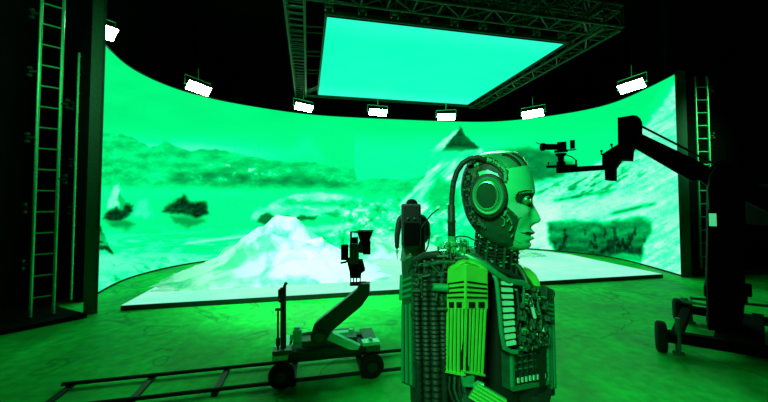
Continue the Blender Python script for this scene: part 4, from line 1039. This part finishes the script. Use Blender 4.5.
bars([(440, 262, .84), (444, 250, .84), (450, 243, .83)], .0045, 'fine_cable', R_dk)
# slatted arm guard
def guard(name, A, ridge, Bp, tops, ymid, ybot, mt, nsl, mdark=R_blk, louv=4, th=.006):
    """two faces meeting at a ridge: louvred cap above, ribbed plate below"""
    (xa, Da), (xr_, Dr), (xb, Db) = A, ridge, Bp; (ta, tr_, tb) = tops
    out = []
    for (x0, D0_, x1, D1_, t0, t1, n_) in ((xa, Da, xr_, Dr, ta, tr_, nsl[0]), (xr_, Dr, xb, Db, tr_, tb, nsl[1])):
        if x1-x0 < .5: continue
        qc = Quad((x0+1.0, t0, D0_), (x1-.2, t1, D1_), (x1, ymid, D1_), (x0, ymid, D0_))
        mb = MB(); qc.slab(mb, 0, 1, 0, 1, -th*2, 0); mb.build('shoulder_guard' if name == 'arm' else 'plate_cap', mt, rob, .0012)
        for k in range(louv):
            v = .46+k*.145; mb = MB(); qc.slab(mb, .07, .95, v, v+.055, -.001, .0012); mb.build('louvre', mdark, rob)
        qw = Quad((x0, ymid, D0_), (x1, ymid, D1_), (x1, ymid+9, D1_), (x0, ymid+9, D0_))
        mb = MB(); qw.slab(mb, 0, 1, 0, 1, -th*2, -.001); mb.build('vent_band', mt, rob)
        for k in range(2):
            u = .16+.42*k; mb = MB(); qw.slab(mb, u, u+.26, .22, .85, -.0015, .0012); mb.build('vent', mdark, rob)
        qr = Quad((x0, ymid+8, D0_+.002), (x1, ymid+8, D1_+.002), (x1-(3.5 if x1 > xr_ else .3), ybot[1], D1_+.004), (x0-1.5, ybot[0], D0_+.004))
        mb = MB(); qr.slab(mb, 0, 1, 0, 1, -th*2, -.003); mb.build('rib_backing', R_blk, rob)
        for k in range(n_):
            u = k/n_; mb = MB(); qr.slab(mb, u+.12/n_, u+.58/n_, .0, .985, -.003, .0008); mb.build('rib', mt, rob)
        mb = MB(); qr.slab(mb, 0, 1, .97, 1.0, -.003, .003); mb.build('rib_foot', mt, rob)
guard('arm', (446.5, .785), (465, .725), (488, .75), (269, 264, 270), 300, (372, 376), R_gold, (5, 6))
mb = MB(); a_ = W(466, 268, .75)
q1 = [W(450, 270, .775), W(453, 266, .775), W(460, 262.5, .76), (W(466, 261.5, .745)), W(474, 262, .75), W(482, 264.5, .755), W(488, 269.5, .762), W(489, 274, .762), W(450, 274, .78)]
mb.prism(q1, ZF*.07); mb.build('shoulder_cap', R_gold, rob, .004)
qf = Quad((461, 376, .735), (475, 377, .735), (474, 387, .735), (463, 386, .735))
mb = MB(); qf.slab(mb, 0, 1, 0, 1, -.012, 0); qf.slab(mb, -.02, 1.02, .78, 1, -.013, .003); mb.build('guard_foot', R_shell, rob, .001)
# upper arm behind the guard and the forearm that leaves the picture
loft('upper_arm', [(W(468, 268, .82), .045, .035), (W(468, 300, .81), .05, .04), (W(467, 340, .81), .046, .038), (W(467, 376, .80), .036, .034), (W(469, 392, .79), .03, .03)], R_dk, 28)
loft('forearm', [(W(469, 388, .79), .032, .032), (W(476, 402, .76), .034, .034), (W(486, 425, .72), .032, .032), (W(500, 460, .67), .025, .025)], R_mid, 28)
for k in range(5):
    bars([(450+k*5, 376, .77), (449+k*5.2, 388, .765), (452+k*5, 398, .76), (460+k*4, 410, .755)], .0035, 'elbow_cable', R_mid if k % 2 else R_dk)
qa = Quad((478, 383, .715), (507, 400, .70), (498, 416, .70), (468, 398, .715))
mb = MB(); qa.slab(mb, 0, 1, 0, 1, -.01, -.002); mb.build('forearm_guard', R_shell, rob)
for k in range(5): mb = MB(); qa.slab(mb, .0, 1, k/5+.03, k/5+.13, -.002, .003); mb.build('forearm_rib', R_gold, rob)
mb = MB(); mb.tube([W(474, 386, .72), W(478, 382.5, .715), W(484, 385, .71)], .004, 8); mb.build('forearm_bracket', R_brt, rob)
# plate standing at the back and the guard of the far arm
def flatguard(q_, n, mt, cap=True, md=R_blk):
    mb = MB(); q_.slab(mb, 0, 1, 0, 1, -.014, 0); mb.build('side_plate', R_mid, rob, .001)
    for k in range(n): mb = MB(); q_.slab(mb, (k+.15)/n, (k+.6)/n, .36, .98, -.001, .0035); mb.build('side_rib', mt, rob)
    for k in range(4): mb = MB(); q_.slab(mb, .08, .92, .15+k*.045, .172+k*.045, -.001, .003); mb.build('side_louvre', mt, rob)
flatguard(Quad((402, 262, .90), (412, 256, .86), (414.5, 388, .86), (401.5, 383, .90)), 3, R_shell)
mb = MB(); mb.cyl(W(406, 259, .88), W(412, 256, .88), .008, 12); mb.build('side_plate_hinge', R_mid, rob)
mb = MB(); mb.cyl(W(402, 275, .90), W(401, 300, .90), .006, 8); mb.build('side_plate_hinge', R_shell, rob)
flatguard(Quad((545, 286, .91), (554, 290, .93), (557, 388, .93), (546.5, 392, .91)), 3, R_shell)
mb = MB(); mb.lathe(W(548.5, 293, .94), -ZF, [(.014, 0), (.014, .01), (.009, .014), (.006, .012)], 18); mb.cyl(W(548.5, 302, .94), W(548.5, 312, .94), .011, 12); mb.build('far_shoulder_joint', R_mid, rob)
# far shoulder cap
mb = MB(); pts = [(520, 268), (525, 267), (531, 269.5), (537, 275), (541, 283), (541.5, 291), (536, 289), (531, 281), (526, 275)]
mb.prism([W(x, y, .90) for x, y in pts], ZF*.08); mb.build('far_shoulder_cap', R_gold, rob, .006)
loft('far_shoulder', [(W(532, 284, 1.0), .015, .03), (W(535, 292, 1.0), .025, .05), (W(540, 304, 1.0), .028, .05), (W(543, 340, 1.0), .026, .045), (W(544, 388, 1.0), .022, .04)], R_dk, 24)
# key strip
qk = Quad((500.5, 280, .775), (512.5, 281, .78), (516.5, 346, .78), (503.5, 348.5, .775))
mb = MB(); qk.slab(mb, -.08, 1.08, -.01, 1.02, -.015, -.003); mb.build('strip_backing', R_blk, rob)
for k in range(10):
    mb = MB(); qk.slab(mb, .06, .94, k/10+.012, k/10+.068, -.003, .003); mb.build('light_key', R_key, rob)
# side flank between arm and chest
loft('flank', [(W(497, 285, .86), .025, .05), (W(497, 340, .86), .035, .05), (W(500, 402, .86), .045, .05)], R_blk, 24)
# chest machinery
qm = Quad((514, 284, .80), (544, 289, .90), (546, 346, .90), (518, 350, .80))
mb = MB(); qm.slab(mb, 0, 1, 0, 1, -.03, -.012); mb.build('chest_backing', R_dk, rob)
mb = MB(); gre(mb, qm, 90, 21, .003, .008, .016, .5); mb.build('chest_modules', R_mid, rob)
mb = MB(); gre(mb, qm, 40, 22, .0012, .0032, .012, .4); mb.build('chest_glint_fittings', R_brt, rob)  # small fittings, thin and bright to stand in for glossy highlights
for k, pts in enumerate(([(517, 292), (519, 310), (516, 328), (520, 344)], [(524, 288), (523, 305), (527, 322), (523, 342)], [(530, 296), (533, 312), (536, 330), (534, 345)], [(536, 290), (538, 306), (541, 318), (540, 340)])):
    D = .79+.018*k; bars([(x, y, D+.006*i) for i, (x, y) in enumerate(pts)], .0030, 'chest_cable', R_shell if k % 2 else R_mid)
mb = MB(); mb.cyl(W(530, 298, .83), W(535, 318, .83), .0045, 12); mb.build('chest_piston', R_key, rob)
mb = MB(); mb.cyl(W(526, 294, .82), W(526, 300, .82), .008, 14); mb.build('chest_valve', R_brt, rob)
mb = MB(); mb.lathe(W(524, 331, .80), -ZF, [(.008, 0), (.008, .006), (.004, .008)], 16); mb.build('chest_valve', R_brt, rob)
mb = MB(); gre(mb, Quad((517, 328, .79), (545, 326, .88), (545, 344, .89), (518, 347, .79)), 60, 23, .002, .005, .010, .5); mb.build('belt_modules', R_mid, rob)
mb = MB(); gre(mb, Quad((517, 328, .79), (546, 327, .88), (546, 342, .89), (518, 345, .79)), 26, 24, .001, .0025, .010, .5); mb.build('belt_fittings', R_key, rob)
# lower housing
ql = Quad((511, 350, .79), (548.5, 343, .90), (549.5, 384, .90), (512, 391, .79))
mb = MB(); ql.slab(mb, 0, 1, 0, 1, -.03, -.004); mb.build('lower_housing', R_mid, rob)
mb = MB()
for a in ((0, 1, .90, 1.0), (0, .05, 0, 1), (.0, 1, 0, .05), (.96, 1, 0, 1)): ql.slab(mb, *a, -.005, .003)
mb.build('housing_frame', R_shell, rob)
mb = MB(); ql.slab(mb, .06, .95, .70, .82, -.004, .001); mb.build('lamp_strip', R_mid, rob)
for k in range(8): mb = MB(); ql.slab(mb, .12+k*.10, .155+k*.10, .70, .82, .0, .004); mb.build('indicator', R_key, rob)
for k in range(6): mb = MB(); ql.slab(mb, .10+k*.14, .13+k*.14, .1, .62, -.004, .003); mb.build('housing_rib', R_dk, rob)
for k in range(3): mb = MB(); ql.slab(mb, .08, .94, .17+k*.16, .19+k*.16, -.004, .002); mb.build('housing_bar', R_shell, rob)
loft('waist', [(W(528, 386, .90), .055, .05), (W(527, 402, .90), .05, .05), (W(522, 425, .92), .05, .05)], R_dk, 24)
